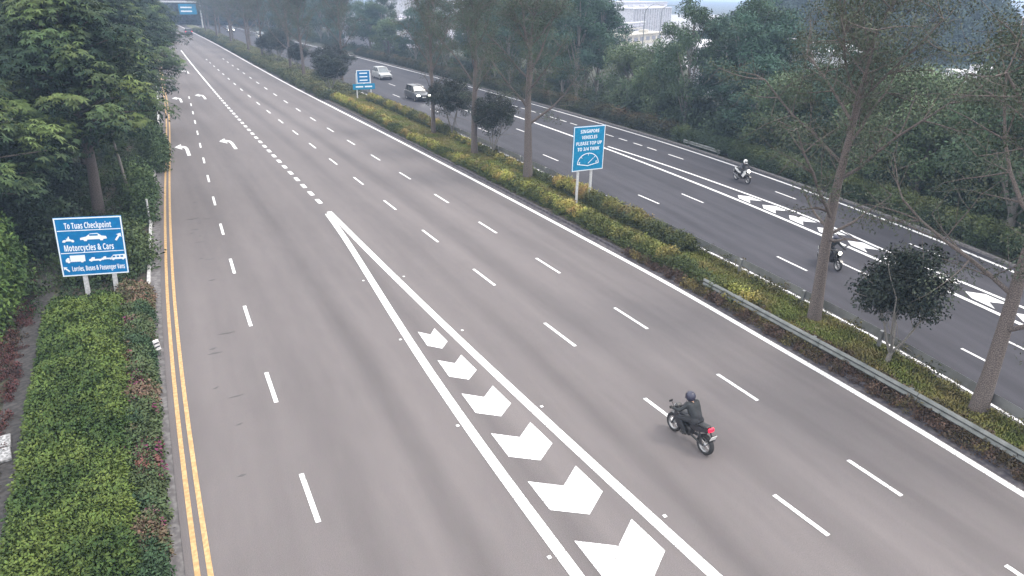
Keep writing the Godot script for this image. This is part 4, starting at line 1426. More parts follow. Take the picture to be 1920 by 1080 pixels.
	turn_arrow(road, 3.5, 62.6, 0.03, 1.0)
	turn_arrow(road, 7.1, 63.8, 0.02, 1.0)
	turn_arrow(road, 8.15, 94.8, 0.02, 1.0)
	turn_arrow(road, 5.45, 93.0, 0.03, 1.0)
	turn_arrow(road, 9.0, 124.8, 0.02, 1.0)
	rng.seed = 17
	for i in 22:
		var cs := rng.randf_range(17.0, 52.0)
		var ct := at(YELLOW, cs) + rng.randf_range(0.8, 1.7)
		var cw := rng.randf_range(0.15, 0.55)
		ground_poly(road, "crack", PackedVector2Array([Vector2(ct, cs), Vector2(ct + cw * 0.5, cs + rng.randf_range(0.03, 0.1)), Vector2(ct + cw, cs + rng.randf_range(0.0, 0.12)), Vector2(ct + cw * 0.55, cs - rng.randf_range(0.01, 0.05))]), M.crack, 0.005)
	for p in [[10.0, 22.6], [7.6, 22.9], [7.2, 16.7], [10.0, 16.5], [10.2, 10.7], [6.9, 10.8], [8.1, 29.2], [9.9, 28.9]]:
		st = new_st()
		box(st, Vector3(0, 0.015, 0), Vector3(0.1, 0.024, 0.1), Basis.IDENTITY, 0.01)
		obj("road_stud", done(st), M.white, road).position = pt(p[0], p[1])
	# markings of the far carriageway
	solid(far_road, "edge_line", FAR_OUT, -20, 300, 0.22, M.white)
	solid(far_road, "edge_line", FAR_IN, -20, 300, 0.13, M.white)
	solid(far_road, "gore_line", FAR_M, -15, 72, 0.24, M.white)
	solid(far_road, "gore_line", FAR_N, -15, 50, 0.2, M.white, 0.0, 0.0125)
	for d in [[13.0, 1.6], [23.4, 2.1], [36.0, 2.3], [49.4, 2.5], [62.5, 2.6], [75.5, 2.6], [88.5, 2.7], [101.5, 2.8], [114.5, 2.9]]:
		dashes(far_road, "lane_dash", FAR_A, d[0], 30, d[1], 0.12, d[0] + 1, M.white)
	for d in [[12.7, 1.7], [21.6, 2.1], [35.0, 2.3], [47.8, 2.4], [60.7, 2.5], [73.7, 2.6], [86.7, 2.7], [99.7, 2.8]]:
		dashes(far_road, "lane_dash", FAR_B, d[0], 30, d[1], 0.12, d[0] + 1, M.white)
	for s in [65.7, 63.6, 61.5, 59.3, 57.1, 54.9, 52.7, 50.4, 48.3, 68.0, 70.2, 72.4, 74.6, 77.0, 79.3]:
		dashes(far_road, "short_dash", FAR_C, s, 30, 1.3, 0.14, s + 1, M.white)
	for s in [45.3, 32.8, 21.8, 11.5]:
		dashes(far_road, "lane_dash", FAR_C, s, 30, 2.0, 0.12, s + 1, M.white)
	for k in 11:
		var s := 32.7 - 2.4 * k
		var l0 := at(FAR_M, s) + 0.32
		var r0 := at(FAR_N, s) - 0.28
		var l1 := at(FAR_M, s - 1.3) + 0.32
		var r1 := at(FAR_N, s - 1.3) - 0.28
		ground_poly(far_road, "chevron", PackedVector2Array([Vector2(l1, s - 1.3), Vector2((l1 + r1) * 0.5, s - 0.75), Vector2(r1, s - 1.3), Vector2(r0, s - 0.15), Vector2((l0 + r0) * 0.5, s + 0.45), Vector2(l0, s - 0.15)]), M.white)

	# ---------- buildings beyond the trees ----------
	building("warehouse", "long white warehouse with flat pale roof behind the airy median tree", pt(82, 76), 0.85, Vector3(20, 5.6, 22), M.factory_white, M.factory_white, 8, 1, false)
	building("factory", "white ribbed factory seen through the gap between the belt trees", pt(158, 215), 0.62, Vector3(46, 8.0, 20), M.factory_white, M.factory_white, 16, 1, true)
	building("long_shed", "low cream shed in front of the white ribbed factory", pt(118, 160), 0.55, Vector3(44, 2.4, 5), M.factory_cream, M.factory_cream, 10, 1, false)
	building("factory", "lilac grey factory wall showing past the far end of the dark carriageway", pt(60, 172), 0.3, Vector3(22, 6.0, 16), M.factory_lilac, M.factory_lilac, 5, 2, false)
	building("factory", "white factory with two window rows, farthest back over the tree tops", pt(112, 262), 0.4, Vector3(50, 9.5, 22), M.factory_white, M.roof_tile, 12, 2, false)
	building("workshop", "small white workshop in front of the wooded hill", pt(112, 64), 0.95, Vector3(5, 2.2, 6), M.factory_white, M.roof_tile, 4, 1, false)
	building("warehouse", "white warehouse beyond the foot of the wooded hill", pt(222, 96), 1.1, Vector3(46, 8.0, 24), M.factory_white, M.factory_white, 10, 1, false)
	building("warehouse", "pale grey warehouse set far behind the long cream shed", pt(215, 300), 0.6, Vector3(70, 9.0, 30), M.factory_lilac, M.factory_white, 14, 1, false)
	var rack := thing("pipe_rack", "pale pipe rack on posts running in front of the white ribbed factory", "pipe rack", pt(128, 178), 0.6)
	for i in 3:
		st = new_st()
		tube(st, [Vector3(-24, 2.6 + i * 0.9, i * 0.5), Vector3(24, 2.6 + i * 0.9, i * 0.5)], [0.24, 0.24], 6)
		obj("pipe", done(st), [M.factory_cream, M.factory_lilac, M.pole][i], rack)
	for i in 11:
		st = new_st()
		box(st, Vector3(-24 + i * 4.8, 2.5, -0.4), Vector3(0.3, 5.0, 0.3))
		box(st, Vector3(-24 + i * 4.8, 2.32, 0.3), Vector3(0.28, 0.28, 2.2))
		obj("post", done(st), M.factory_lilac, rack)
	street_lamp("tall grey street lamp with curved arm standing before the long cream shed", pt(104, 134), -0.3, 10.5)
	street_lamp("second grey street lamp farther back in the industrial yard", pt(128, 158), -0.5, 10.0)
	# wooded hill
	var hv := new_st()
	hv.set_smooth_group(1)
	var hn := FastNoiseLite.new()
	hn.seed = 5
	hn.frequency = 0.09
	var dir := Vector2(cos(deg_to_rad(62.0)), sin(deg_to_rad(62.0))) * 190.0   # (s, t) of its right foot
	var along := Vector2(sin(deg_to_rad(62.0)), -cos(deg_to_rad(62.0)))
	var deep := Vector2(cos(deg_to_rad(62.0)), sin(deg_to_rad(62.0)))
	var hill_at := func(i: int, j: int) -> Vector3:
		var a := i / 40.0
		var b := j / 16.0
		var p: Vector2 = dir + along * a * 66.0 + deep * (b - 0.5) * 70.0
		var h := 17.0 * pow(sin(PI * pow(a, 0.7)), 0.8) * sin(PI * b)
		return pt(p.y, p.x, h + hn.get_noise_2d(p.x * 2.0, p.y * 2.0) * 1.3 * minf(1.0, h) - 0.1)
	for i in 40:
		for j in 16:
			quad(hv, hill_at.call(i, j), hill_at.call(i, j + 1), hill_at.call(i + 1, j + 1), hill_at.call(i + 1, j))
	struct("hill", done(hv), M.hill)
	var hc := clump(77, 260, Vector3(1.6, 1.3, 1.6), 0.34, 0.22)
	rng.seed = 78
	var hx := []
	var hcol := []
	for i in 1500:
		var p: Vector3 = hill_at.call(rng.randi_range(0, 39), rng.randi_range(1, 15))
		hx.append(turned(p + Vector3(rng.randf_range(-2, 2), rng.randf_range(0.3, 1.6), rng.randf_range(-2, 2)), rng.randf_range(0.8, 1.6)))
		hcol.append(tint(Color(0.04, 0.065, 0.05), 0.25))
	tag(spread("hill_wood", hc, hx, hcol, M.leaf), "bluish wood covering the hill", "wood", "", "stuff")

	# ---------- barriers ----------
	guardrail("weathered guardrail along the near edge of the median, vines below it", func(s): return at(EDGE, s) + 0.82, 3, 21.5, 4.0, -1.0, 0.66, M.steel)
	guardrail("grey guardrail along the far edge of the median beside the dark carriageway", func(s): return at(FAR_IN, s) - 0.72, 2, 100, 4.0, 1.0, 0.82, M.rail_grey)
	guardrail("low guardrail on the outer side of the dark carriageway before the shrubs", func(s): return at(FAR_OUT, s) + 1.1, 43, 48, 4.0, -1.0, 0.5, M.steel)

	# ---------- signs ----------
	checkpoint_sign()
	tank_sign()
	small_far_sign()
	gantry()
	var mk := thing("marker_post", "small white marker post leaning at the gutter beside the yellow lines", "marker post", pt(-0.42, 25.5), 0.3)
	mk.rotation.z = 0.12
	st = new_st()
	box(st, Vector3(0, 0.42, 0), Vector3(0.2, 0.42, 0.05), Basis.IDENTITY, 0.015)
	obj("plate", done(st), M.white, mk)
	st = new_st()
	box(st, Vector3(0, 0.13, 0), Vector3(0.09, 0.3, 0.045), Basis.IDENTITY, 0.01)
	obj("stem", done(st), M.steel, mk)
	for i in 2:
		bar(mk, "band", 0, 0.36 + i * 0.14, 0.17, 0.05, 0.03, M.helmet_dark)
	for p in [[0.05, 42.0, 1.5, "taller white stake among shrubs at the kerb"], [-0.2, 36.5, 0.9, "shorter white stake at the kerb beside the round shrub"]]:
		st = new_st()
		tube(st, [Vector3.ZERO, Vector3(0.05, p[2], 0)], [0.05, 0.05], 8)
		var o := obj("stake", done(st), M.pole)
		o.position = pt(p[0], p[1])
		tag(o, p[3], "post")
	var slab := thing("drain_cover", "pale stained concrete drain cover of two slabs beside the path", "drain cover", pt(-4.8, 21.4), 0.1)
	for i in 2:
		st = new_st()
		box(st, Vector3(0, 0.02, i * 0.75 - 0.3), Vector3(0.62, 0.1, 0.68), Basis.from_euler(Vector3(0, i * 0.06, 0)), 0.02)
		obj("slab", done(st), M.slab, slab)

	# ---------- vehicles and riders ----------
	motorcycle("black motorcycle with glowing red tail light on the near carriageway", pt(12.9, 12.95), 0.02, M.bike_black, M.bike_black, M.lamp_clear, M.tail_lit)
	rider("person in dark jacket and dark helmet riding the black motorcycle away", pt(12.9, 12.95), 0.02, M.jacket, M.helmet_dark, false)
	motorcycle("dark motorcycle with white fairing coming along the outer lane", pt(37.5, 35.8), PI - 0.16, M.bike_black, M.white_gloss, M.lamp_lit, M.sign_back)
	rider("person with white helmet and grey jacket riding on the outer lane", pt(37.5, 35.8), PI - 0.16, M.jacket_grey, M.white_gloss, false)
	motorcycle("dark motorcycle half hidden behind the thick trunk in the median", pt(28.95, 21.3), PI - 0.3, M.bike_black, M.bike_black, M.lamp_lit, M.sign_back)
	rider("person in dark clothes riding behind the thick median trunk", pt(28.95, 21.3), PI - 0.3, M.jacket, M.helmet_dark, true)
	car("car", "black sport utility car with lit headlights on the dark carriageway", "car", pt(31.2, 83.0), PI, M.car_black, true, M.lamp_lit)
	car("van", "silver people carrier in the middle lane behind the small blue sign", "van", pt(34.4, 106.0), PI, M.silver, false, M.lamp_clear)
	car("distant_car", "dark car driving away near the far end of the near carriageway", "car", pt(18.7, 229), 0.0, M.car_black, false, M.lamp_clear)
	car("car", "pale car with lit headlights, farthest away on the dark carriageway", "car", pt(31.4, 240), PI, M.silver, false, M.lamp_lit)
	car("car", "silver car with lit headlights behind the distant small dark trees", "car", pt(34.0, 205), PI, M.silver, true, M.lamp_lit)
	for p in [[30.6, 80.55], [31.8, 80.55]]:
		var l := SpotLight3D.new()
		l.name = "headlight_beam"
		add_child(l, true)
		l.position = pt(p[0], p[1], 0.74)
		l.rotation_degrees = Vector3(-6, 180, 0)
		l.light_energy = 3.0
		l.spot_range = 40.0
		l.spot_angle = 28.0
		l.spot_attenuation = 2.0
		l.shadow_enabled = true

	# ---------- median trees ----------
	var airy_a := airy_tree("median_tree", 3, 5.0, 13.0, 4.4, Vector3(-0.02, 0, 0), Color(0.078, 0.092, 0.066), 0.235, 110, true)
	airy_a.position = pt(23.0, 17.1)
	airy_a.set_meta("label", "tall airy tree with thick trunk and bare low limbs in the median")
	var airy_b := airy_tree("median_tree", 8, 3.4, 12.5, 4.6, Vector3(0.03, 0, 0.01), Color(0.075, 0.088, 0.064), 0.24, 105)
	airy_b.position = pt(22.1, 10.0)
	airy_b.set_meta("label", "dark trunked tree forking low, nearest the camera in the median")
	var airy_c := airy_tree("median_tree", 14, 4.4, 13.0, 4.0, Vector3(0.0, 0, 0.0), Color(0.075, 0.095, 0.066), 0.3, 115)
	airy_c.position = pt(24.1, 42.8)
	airy_c.rotation.y = 1.0
	airy_c.set_meta("label", "tree with a forked trunk in the median beyond the fuel gauge sign")
	var mt := "tall trees lining the median"
	for o in [airy_a, airy_b, airy_c]:
		o.set_meta("group", mt)
	dup(airy_c, pt(24.1, 51.6), 2.6, Vector3(0.85, 1.0, 0.85), "slender median tree between the two small dark round trees", mt)
	dup(airy_a, pt(24.4, 61.1), 4.4, Vector3(0.8, 1.05, 0.8), "straight pole like median tree beside the black car", mt)
	var mids := [[23.8, 110.1, "median tree with many low forks behind the dark round trees"], [27.0, 101.1, "thin median tree close to the small two plate blue sign"], [24.2, 121.0, "median tree just past the group of dark round trees"], [26.6, 132.9, "leaning median tree on the far side of the strip, seen over round trees"], [24.2, 146.0, "median tree beside the two most distant dark round trees"]]
	var k := 0
	for p in mids:
		dup([airy_c, airy_a, airy_b][k % 3], pt(p[0], p[1]), k * 1.9 + 0.4, Vector3(0.85, 1.0, 0.85) * (1.0 + 0.05 * (k % 3)), p[2], mt)
		k += 1
	for i in 8:
		dup([airy_a, airy_c, airy_b][i % 3], pt(24.0 + (i % 2) * 2.2, 160.0 + i * 12.5), i * 2.3, Vector3(1.05, 1.0, 1.05), "distant hazy tree in the row along the median", mt)

	var dark := Color(0.034, 0.042, 0.034)
	var rt := "small dark round headed trees in the median"
	var round_a := round_tree("round_tree", 4, 3.5, 4.75, 1.35, dark)
	round_a.position = pt(22.4, 13.4)
	round_a.set_meta("label", "small dark round tree with a split pale stem, nearest in the median")
	var round_b := round_tree("round_tree", 9, 5.4, 5.6, 1.5, dark)
	round_b.position = pt(25.4, 59.2)
	round_b.set_meta("label", "small dark round tree next to the straight pole like median tree")
	for o in [round_a, round_b]:
		o.set_meta("group", rt)
	dup(round_b, pt(25.2, 50.4), 2.0, Vector3(0.9, 0.95, 0.9), "small dark round tree left of the forked median tree", rt)
	for p in [[23.2, 92.3, 1.5, "wide dark round tree left of the small two plate sign"], [25.8, 101.0, 1.35, "dark round tree behind the wide one near the small sign"], [24.9, 118.0, 1.2, "middle dark round tree of the distant cluster"], [24.9, 144.9, 1.3, "far dark round tree in the hazy part of the median"], [27.6, 147.6, 1.2, "far dark round tree on the carriageway side of the hazy median"], [24.4, 133.0, 1.2, "dark round tree between the near cluster and the hazy far pair"]]:
		dup([round_a, round_b][int(p[1]) % 2], pt(p[0], p[1]), p[1], Vector3(p[2], 1.0, p[2]), p[3], rt)

	# ---------- trees of the belt beyond the dark carriageway ----------
	var da := dense_tree("belt_tree", 21, 11.5, 3.2, Color(0.052, 0.092, 0.066), M.pale_bark, 2.3)
	var db := dense_tree("belt_tree", 22, 12.5, 3.5, Color(0.066, 0.10, 0.062), M.pale_bark, 2.5)
	var dc := dense_tree("belt_tree", 23, 8.0, 2.9, Color(0.105, 0.145, 0.078), M.bark, 1.0)
	var bt := "trees of the roadside belt beyond the dark carriageway"
	var protos := [da, db, dc]
	var heights := [11.5, 12.5, 8.0]
	var front := [[19.5, 12.5, 1, "tall slim trunked belt tree at the picture's right edge"], [23.0, 9.4, 2, "low bushy belt tree next to the slim trunked tree at the edge"], [26.5, 7.2, 2, "lowest bushy belt tree in front of the wooded hill"], [30.0, 8.8, 2, "bushy belt tree between the wooded hill and the airy median tree"], [34.5, 10.0, 0, "dark belt tree right behind the nearest airy median tree crown"], [39.0, 7.6, 2, "short belt tree below the long white warehouse"], [43.5, 7.8, 0, "short dark belt tree at the left of the long white warehouse"], [47.5, 11.0, 0, "dense dark belt tree behind the white helmeted rider"], [52.0, 12.4, 1, "tall dense belt tree right of the gap to the factory"], [57.5, 8.8, 2, "shorter belt tree at the right foot of the factory gap"], [63.5, 8.2, 2, "low belt tree filling the bottom of the factory gap"], [71.5, 12.8, 0, "tall dense belt tree left of the gap to the factory"], [76.5, 13.2, 1, "tall belt tree behind the fuel gauge sign"], [82.5, 12.8, 0, "dark belt tree over the forked median tree"], [88.5, 12.2, 0, "belt tree seen past the straight pole like median tree"], [95.0, 12.8, 1, "belt tree above the black car"], [102.0, 12.0, 0, "belt tree right above the silver people carrier"], [110.0, 11.8, 1, "belt tree left of the silver people carrier's roof"], [119.0, 11.0, 0, "belt tree at the right of the lilac grey factory wall"], [128.0, 9.5, 0, "thin low belt tree partly in front of the lilac grey factory wall"]]
	k = 0
	for p in front:
		var q: int = p[2]
		var sc: float = float(p[1]) / float(heights[q])
		var off := 5.2 + 1.1 * sin(k * 2.1)
		if k == 0: off = 3.4
		dup(protos[q], pt(at(FAR_OUT, p[0]) + off, p[0]), k * 2.2 + 0.5, Vector3(1.0 + 0.12 * sin(k * 1.3), sc, 1.0 + 0.12 * cos(k * 1.7)), p[3], bt)
		k += 1
	var back := [[24.0, 10.0, 7.0], [28.0, 10.5, 7.8], [33.0, 11.0, 8.4], [38.0, 10.0, 7.2], [47.5, 11.0, 11.0], [43.0, 14.0, 7.4], [76.0, 10.0, 12.5], [50.0, 10.0, 12.5], [55.0, 15.0, 12.5], [84.0, 12.0, 13.2], [79.5, 10.5, 14.0], [86.0, 12.0, 13.0], [93.0, 11.5, 14.0], [100.0, 12.0, 13.2], [108.0, 11.0, 13.0], [116.0, 13.0, 12.0], [92.0, 19.0, 14.0], [96.0, 20.0, 14.0], [110.0, 19.0, 13.0]]
	for p in back:
		var q: int = 2 if p[2] < 9.5 else k % 2
		dup(protos[q], pt(at(FAR_OUT, p[0]) + p[1], p[0]), k * 1.4, Vector3(1.15, float(p[2]) / float(heights[q]), 1.15), "tall dense tree in the rear rows of the belt, crown above the front row", bt)
		k += 1
	for i in 16:
		var s := 150.0 + i * 9.0
		dup(protos[i % 2], pt(at(FAR_OUT, s) + (5.0 if i % 2 == 0 else 9.5), s), k * 1.7, Vector3(1.15, 1.0 if i > 2 else 0.85, 1.15), "distant hazy belt tree past the lilac grey factory", bt)
		k += 1
	da.position = pt(at(FAR_OUT, 136) + 12.0, 137)
	db.position = pt(at(FAR_OUT, 149) + 7.5, 149)
	dc.position = pt(at(FAR_OUT, 140) + 5.0, 139)
	da.set_meta("label", "hazy belt tree behind the low one at the lilac factory wall")
	db.set_meta("label", "hazy tree close against the lilac grey factory wall")
	dc.set_meta("label", "low rounded hazy tree at the foot of the lilac grey factory wall")
	for o in protos:
		o.set_meta("group", bt)
	# far wood that closes the view
	var wood := clump(88, 150, Vector3(2.0, 1.7, 2.0), 0.75, 0.42)
	rng.seed = 89
	var wx := []
	var wc := []
	for i in 5200:
		var a := rng.randf()
		var p := Vector2(rng.randf_range(-60, 75), rng.randf_range(268, 330))
		if p.x > 8.0 and p.x < 40.0 and p.y < 285.0:
			continue
		var h := pow(rng.randf(), 0.6) * (13.0 + 2.5 * sin(p.x * 0.35) + 2.0 * sin(p.x * 0.13 + p.y * 0.2))
		wx.append(turned(pt(p.x, p.y, h), rng.randf_range(0.8, 1.5)))
		wc.append(tint(Color(0.045, 0.07, 0.05).lerp(Color(0.06, 0.075, 0.05), a), 0.25))
	tag(spread("far_wood", wood, wx, wc, M.leaf), "hazy far-off wood closing the view beyond the gantry", "wood", "", "stuff")

	# ---------- left side ----------
	var green := Color(0.025, 0.045, 0.031)
	var bright := Color(0.11, 0.15, 0.052)
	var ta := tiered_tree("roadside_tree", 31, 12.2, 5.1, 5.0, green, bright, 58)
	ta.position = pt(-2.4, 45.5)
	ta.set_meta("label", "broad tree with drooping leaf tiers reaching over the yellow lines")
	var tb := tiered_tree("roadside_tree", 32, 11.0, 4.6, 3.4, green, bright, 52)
	tb.position = pt(-8.0, 38.0)
	tb.set_meta("label", "broad leafy tree behind the path, nearest at the left")
	var tg := "broad roadside trees left of the near carriageway"
	for o in [ta, tb]:
		o.set_meta("group", tg)
	var lefts := [[-3.2, 58.0, 1.0, "tree behind the broad tiered one, its crown above it"], [-9.5, 50.0, 1.05, "tree deep behind the path under the broad canopy"], [-0.6, 72.0, 1.0, "second roadside tree overhanging the yellow lines"], [-7.5, 66.0, 1.1, "tree behind the second overhanging roadside tree"], [1.0, 88.0, 1.0, "third roadside tree overhanging the yellow lines"], [2.6, 106.0, 1.0, "fourth roadside tree along the yellow lines"], [4.6, 130.0, 1.05, "fifth roadside tree, hazy, where the carriageway narrows"]]
	k = 0
	for p in lefts:
		dup([tb, ta][k % 2], pt(p[0], p[1]), k * 2.1 + 1.0, Vector3.ONE * float(p[2]) * (1.1 if k % 2 == 0 else 1.0), p[3], tg)
		k += 1
	for i in 9:
		dup([tb, ta][i % 2], pt(at(YELLOW, 148.0 + i * 13) - 2.5 - (i % 3) * 3.0, 148.0 + i * 13), i * 2.0, Vector3.ONE * 1.08, "distant hazy roadside tree in the left row", tg)
	# thin pale trunk by the kerb
	rng.seed = 55
	var thin := thing("slender_tree", "slender pale trunked tree leaning beside the kerb under the canopy", "tree", pt(-0.7, 47.5), 0.0)
	st = new_st()
	var tp := bough(st, Vector3.ZERO, Vector3(-0.08, 1, 0), 6.2, 0.1, 0.05, 0.05, 0.02, 7, 7)
	obj("trunk", done(st), M.pale_bark, thin)
	leaves_begin()
	for i in 8:
		puff(tp[0][7] + unit() * 0.9, Vector3(0.6, 0.4, 0.6), 70, 0.22, 0.09, green, 0.3)
	obj("crown", leaves_end(), M.leaf, thin)
	var thick := "dark undergrowth behind the path"
	bush("thicket", "tall dark thicket along the path behind the blue direction sign", pt(-7.6, 44.0), Vector3(2.2, 4.6, 6.0), 330, Color(0.022, 0.034, 0.026), Color(0.035, 0.055, 0.034), 61, thick, 0.26, 0.12)
	bush("thicket", "dark thicket farther along under the broad canopy", pt(-6.0, 54.0), Vector3(2.6, 4.2, 7.0), 300, Color(0.022, 0.034, 0.026), Color(0.035, 0.055, 0.032), 62, thick, 0.26, 0.12)
	bush("thicket", "low dark thicket closing the path behind the blue direction sign", pt(-4.6, 40.5), Vector3(1.5, 2.6, 3.0), 150, Color(0.024, 0.038, 0.027), Color(0.045, 0.068, 0.038), 68, thick, 0.22, 0.1)
	bush("climber", "bright green leafy climber at the picture's left edge beside the path", pt(-5.85, 34.0), Vector3(0.75, 3.7, 4.6), 230, Color(0.045, 0.08, 0.028), Color(0.13, 0.19, 0.045), 63, "", 0.2, 0.1)
	bush("shrub", "rounded green shrub by the kerb right of the blue direction sign", pt(-1.15, 36.6), Vector3(1.15, 2.0, 3.3), 130, Color(0.048, 0.072, 0.036), Color(0.10, 0.13, 0.055), 64, "", 0.18, 0.08)
	bush("shrub", "dark low shrub behind the posts of the blue direction sign", pt(-2.6, 35.5), Vector3(1.0, 1.3, 2.2), 60, Color(0.03, 0.045, 0.028), Color(0.045, 0.07, 0.035), 65)
	bush("shrub", "green shrub row beside the kerb under the broad tiered tree", pt(-0.2, 47.5), Vector3(0.95, 2.2, 6.5), 170, Color(0.05, 0.08, 0.04), Color(0.10, 0.145, 0.055), 66, "", 0.18, 0.08)
	bush("shrub", "fresh green shrub row beside the kerb beyond the canopy", pt(1.35, 62.0), Vector3(0.95, 2.2, 8.5), 190, Color(0.05, 0.08, 0.04), Color(0.11, 0.155, 0.06), 67, "", 0.2, 0.09)
	var c_small := clump(41, 80, Vector3(0.22, 0.18, 0.22), 0.085, 0.046)
	var c_mid := clump(42, 90, Vector3(0.36, 0.28, 0.36), 0.11, 0.055)
	var c_big := clump(43, 150, Vector3(0.9, 0.75, 0.9), 0.2, 0.1)
	# the broad hedge and the flowering border
	rng.seed = 71
	var xf := []
	var cols := []
	var nz := FastNoiseLite.new()
	nz.seed = 71
	nz.frequency = 0.35
	for i in 7200:
		var s := rng.randf_range(8.0, 30.5)
		var x := rng.randf()
		var t := lerpf(-4.0, -1.35, x)
		var edge := minf(minf(x, 1.0 - x) * 7.0, 1.0)
		var end := clampf((30.6 - s) * 1.2, 0.0, 1.0)
		var y := (0.95 + 0.22 * nz.get_noise_2d(s * 1.3, t * 1.3)) * sqrt(edge) * sqrt(end)
		y *= 1.0 - 0.45 * pow(rng.randf(), 3.0)
		var v := clampf(0.45 + 1.0 * nz.get_noise_2d(s * 1.1 + 30.0, t * 1.1) + rng.randf_range(-0.35, 0.35), 0, 1)
		if nz.get_noise_2d(s * 2.1 + 9.0, t * 2.1) < -0.5:
			y *= 0.6
		xf.append(turned(pt(t, s, y), rng.randf_range(0.75, 1.25)))
		cols.append(tint(Color(0.042, 0.072, 0.024).lerp(Color(0.128, 0.172, 0.046), v), 0.2))
	spread("foliage", c_small, xf, cols, M.leaf, thing("hedge", "broad bright green clipped hedge filling the lower left corner", "hedge")).set_meta("kind", "stuff")
	rng.seed = 72
	xf = []
	cols = []
	for i in 3600:
		var s := rng.randf_range(8.0, 31.5)
		var x := rng.randf()
		var l := at(YELLOW, s)
		var t := lerpf(l - 1.9, l - 0.86, x)
		var y := (0.62 + 0.3 * nz.get_noise_2d(s * 1.7, t * 1.7 + 60.0)) * sqrt(minf(minf(x + 0.3, 1.02 - x) * 4.0, 1.0))
		y *= 1.0 - 0.6 * pow(rng.randf(), 2.0)
		var p := nz.get_noise_2d(s * 0.9 + 100.0, t * 1.2)
		var c := Color(0.085, 0.115, 0.055)
		if nz.get_noise_2d(s * 0.5 + 10.0, 2.0) > -0.12:
			c = c.lerp(Color(0.19, 0.12, 0.09), clampf(rng.randf() * 1.2, 0, 1))
		if p > 0.2 and rng.randf() < 0.26:
			c = Color(0.19, 0.05, 0.11) if rng.randf() < 0.5 else Color(0.19, 0.085, 0.075)
		elif p < -0.2:
			c = Color(0.05, 0.085, 0.045)
		xf.append(turned(pt(t, s, maxf(y, 0.06)), rng.randf_range(0.7, 1.2)))
		cols.append(tint(c, 0.22))
	spread("foliage", c_small, xf, cols, M.leaf, thing("flower_border", "loose flowering border with magenta patches between hedge and gutter", "flower bed")).set_meta("kind", "stuff")
	ground_cover("leaf_litter", "reddish fallen leaves beside the path", c_small, 420, 19, 40, func(_s): return -5.7, func(_s): return -4.7, -0.02, 0.14, [Color(0.05, 0.035, 0.03), Color(0.11, 0.045, 0.045), Color(0.05, 0.055, 0.03)], 0.5, 0.9, 73)
	ground_cover("weeds", "low green weeds under the left trees", c_mid, 900, 31, 100, func(s): return at(YELLOW, s) - 6.0, func(s): return at(YELLOW, s) - 1.1, 0.0, 0.5, [Color(0.03, 0.05, 0.025), Color(0.055, 0.085, 0.035)], 0.8, 1.6, 74)

	# ---------- median planting ----------
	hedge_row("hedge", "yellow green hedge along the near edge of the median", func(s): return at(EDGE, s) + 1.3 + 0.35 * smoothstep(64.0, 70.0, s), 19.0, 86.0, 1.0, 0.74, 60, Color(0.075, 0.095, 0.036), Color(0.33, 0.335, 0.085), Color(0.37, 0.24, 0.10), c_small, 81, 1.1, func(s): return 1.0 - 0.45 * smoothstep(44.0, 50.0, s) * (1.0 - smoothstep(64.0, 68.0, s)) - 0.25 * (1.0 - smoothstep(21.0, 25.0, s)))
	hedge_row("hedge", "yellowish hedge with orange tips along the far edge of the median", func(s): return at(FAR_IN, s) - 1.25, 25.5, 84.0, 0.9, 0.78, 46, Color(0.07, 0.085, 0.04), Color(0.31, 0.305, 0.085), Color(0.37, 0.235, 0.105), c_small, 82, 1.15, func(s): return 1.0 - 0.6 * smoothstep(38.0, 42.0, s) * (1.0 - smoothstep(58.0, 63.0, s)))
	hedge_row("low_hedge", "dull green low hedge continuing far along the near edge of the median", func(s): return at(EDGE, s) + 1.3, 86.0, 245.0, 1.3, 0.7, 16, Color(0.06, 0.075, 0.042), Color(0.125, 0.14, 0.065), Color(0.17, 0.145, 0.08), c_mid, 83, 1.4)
	ground_cover("vines", "brown dried vines and leaf litter below the near guardrail", c_small, 1900, 3.0, 27.0, func(s): return at(EDGE, s) + 0.42, func(s): return at(EDGE, s) + 1.5, 0.05, 0.42, [Color(0.06, 0.042, 0.034), Color(0.13, 0.085, 0.066), Color(0.07, 0.06, 0.036), Color(0.22, 0.18, 0.07)], 0.5, 1.0, 84, 0.5)
	rng.seed = 85
	leaves_begin()
	for i in 16:
		var d := (Vector3.UP * 1.2 + unit() * 0.8).normalized()
		var sd := d.cross(unit()).normalized()
		leaf(unit() * 0.05 * Vector3(1, 0, 1), d, sd, (Vector3.UP + sd.cross(d) * 0.4).normalized(), rng.randf_range(0.08, 0.17), 0.022, tint(Color(1, 1, 1), 0.2))
	var tuft := leaves_end()
	var gx := []
	var gc := []
	for i in 22000:
		var s := 3.0 + pow(rng.randf(), 1.3) * 97.0
		var t := lerpf(at(EDGE, s) + 1.4, at(FAR_IN, s) - 0.5, rng.randf())
		var v := clampf(0.5 + 1.3 * nz.get_noise_2d(s * 0.8, t * 0.8) + rng.randf_range(-0.3, 0.3), 0, 1)
		gx.append(Transform3D(Basis(Vector3.UP, rng.randf() * TAU).scaled(Vector3.ONE * rng.randf_range(0.7, 1.4)), pt(t, s, 0.11)))
		gc.append(tint(Color(0.27, 0.235, 0.10).lerp(Color(0.17, 0.215, 0.06), v), 0.2))
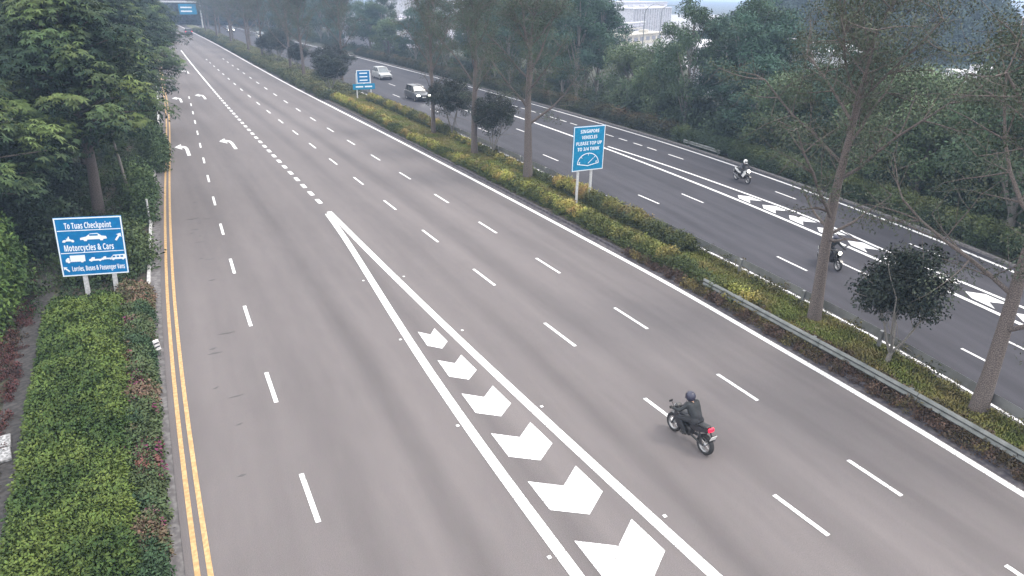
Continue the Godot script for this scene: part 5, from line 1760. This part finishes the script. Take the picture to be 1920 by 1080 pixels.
	tag(spread("grass", tuft, gx, gc, M.leaf), "patchy short grass along the median", "grass", "", "stuff")
	ground_cover("median_shrubs", "dull low shrubs covering the far part of the median", c_mid, 2600, 88, 250, func(s): return at(EDGE, s) + 1.6, func(s): return at(FAR_IN, s) - 0.6, 0.1, 0.55, [Color(0.07, 0.085, 0.045), Color(0.14, 0.15, 0.075), Color(0.16, 0.15, 0.08)], 1.0, 2.0, 87)
	ground_cover("climbing_weeds", "straggling weeds along the far guardrail of the median", c_mid, 110, 5.0, 40.0, func(s): return at(FAR_IN, s) - 1.1, func(s): return at(FAR_IN, s) - 0.5, 0.1, 0.8, [Color(0.05, 0.06, 0.03), Color(0.13, 0.12, 0.05), Color(0.15, 0.11, 0.06)], 0.5, 1.0, 86, 0.6)
	# ---------- far verge ----------
	hedge_row("hedge", "dark green trimmed hedge along the outer edge of the dark carriageway", func(s): return at(FAR_OUT, s) + 2.0, 13.0, 50.0, 1.6, 1.15, 50, Color(0.05, 0.075, 0.04), Color(0.12, 0.155, 0.065), Color(0.15, 0.165, 0.07), c_mid, 91, 1.0)
	hedge_row("scrub", "dull brownish scrub along the outer edge of the dark carriageway", func(s): return at(FAR_OUT, s) + 2.6, 50.0, 150.0, 2.2, 1.0, 20, Color(0.045, 0.055, 0.035), Color(0.10, 0.095, 0.05), Color(0.16, 0.10, 0.065), c_mid, 92, 1.5)
	ground_cover("understorey", "dark leafy understorey behind the trimmed outer hedge", c_big, 700, 12, 62, func(s): return at(FAR_OUT, s) + 3.2, func(s): return at(FAR_OUT, s) + 8.0, 0.2, 3.4, [Color(0.045, 0.07, 0.046), Color(0.085, 0.12, 0.065)], 0.8, 1.5, 94)
	ground_cover("undergrowth", "dark undergrowth between the trunks of the belt trees", c_big, 1500, 15, 250, func(s): return at(FAR_OUT, s) + 3.0, func(s): return at(FAR_OUT, s) + 16.0, 0.0, 1.1, [Color(0.03, 0.045, 0.03), Color(0.055, 0.08, 0.04)], 0.6, 1.2, 93)
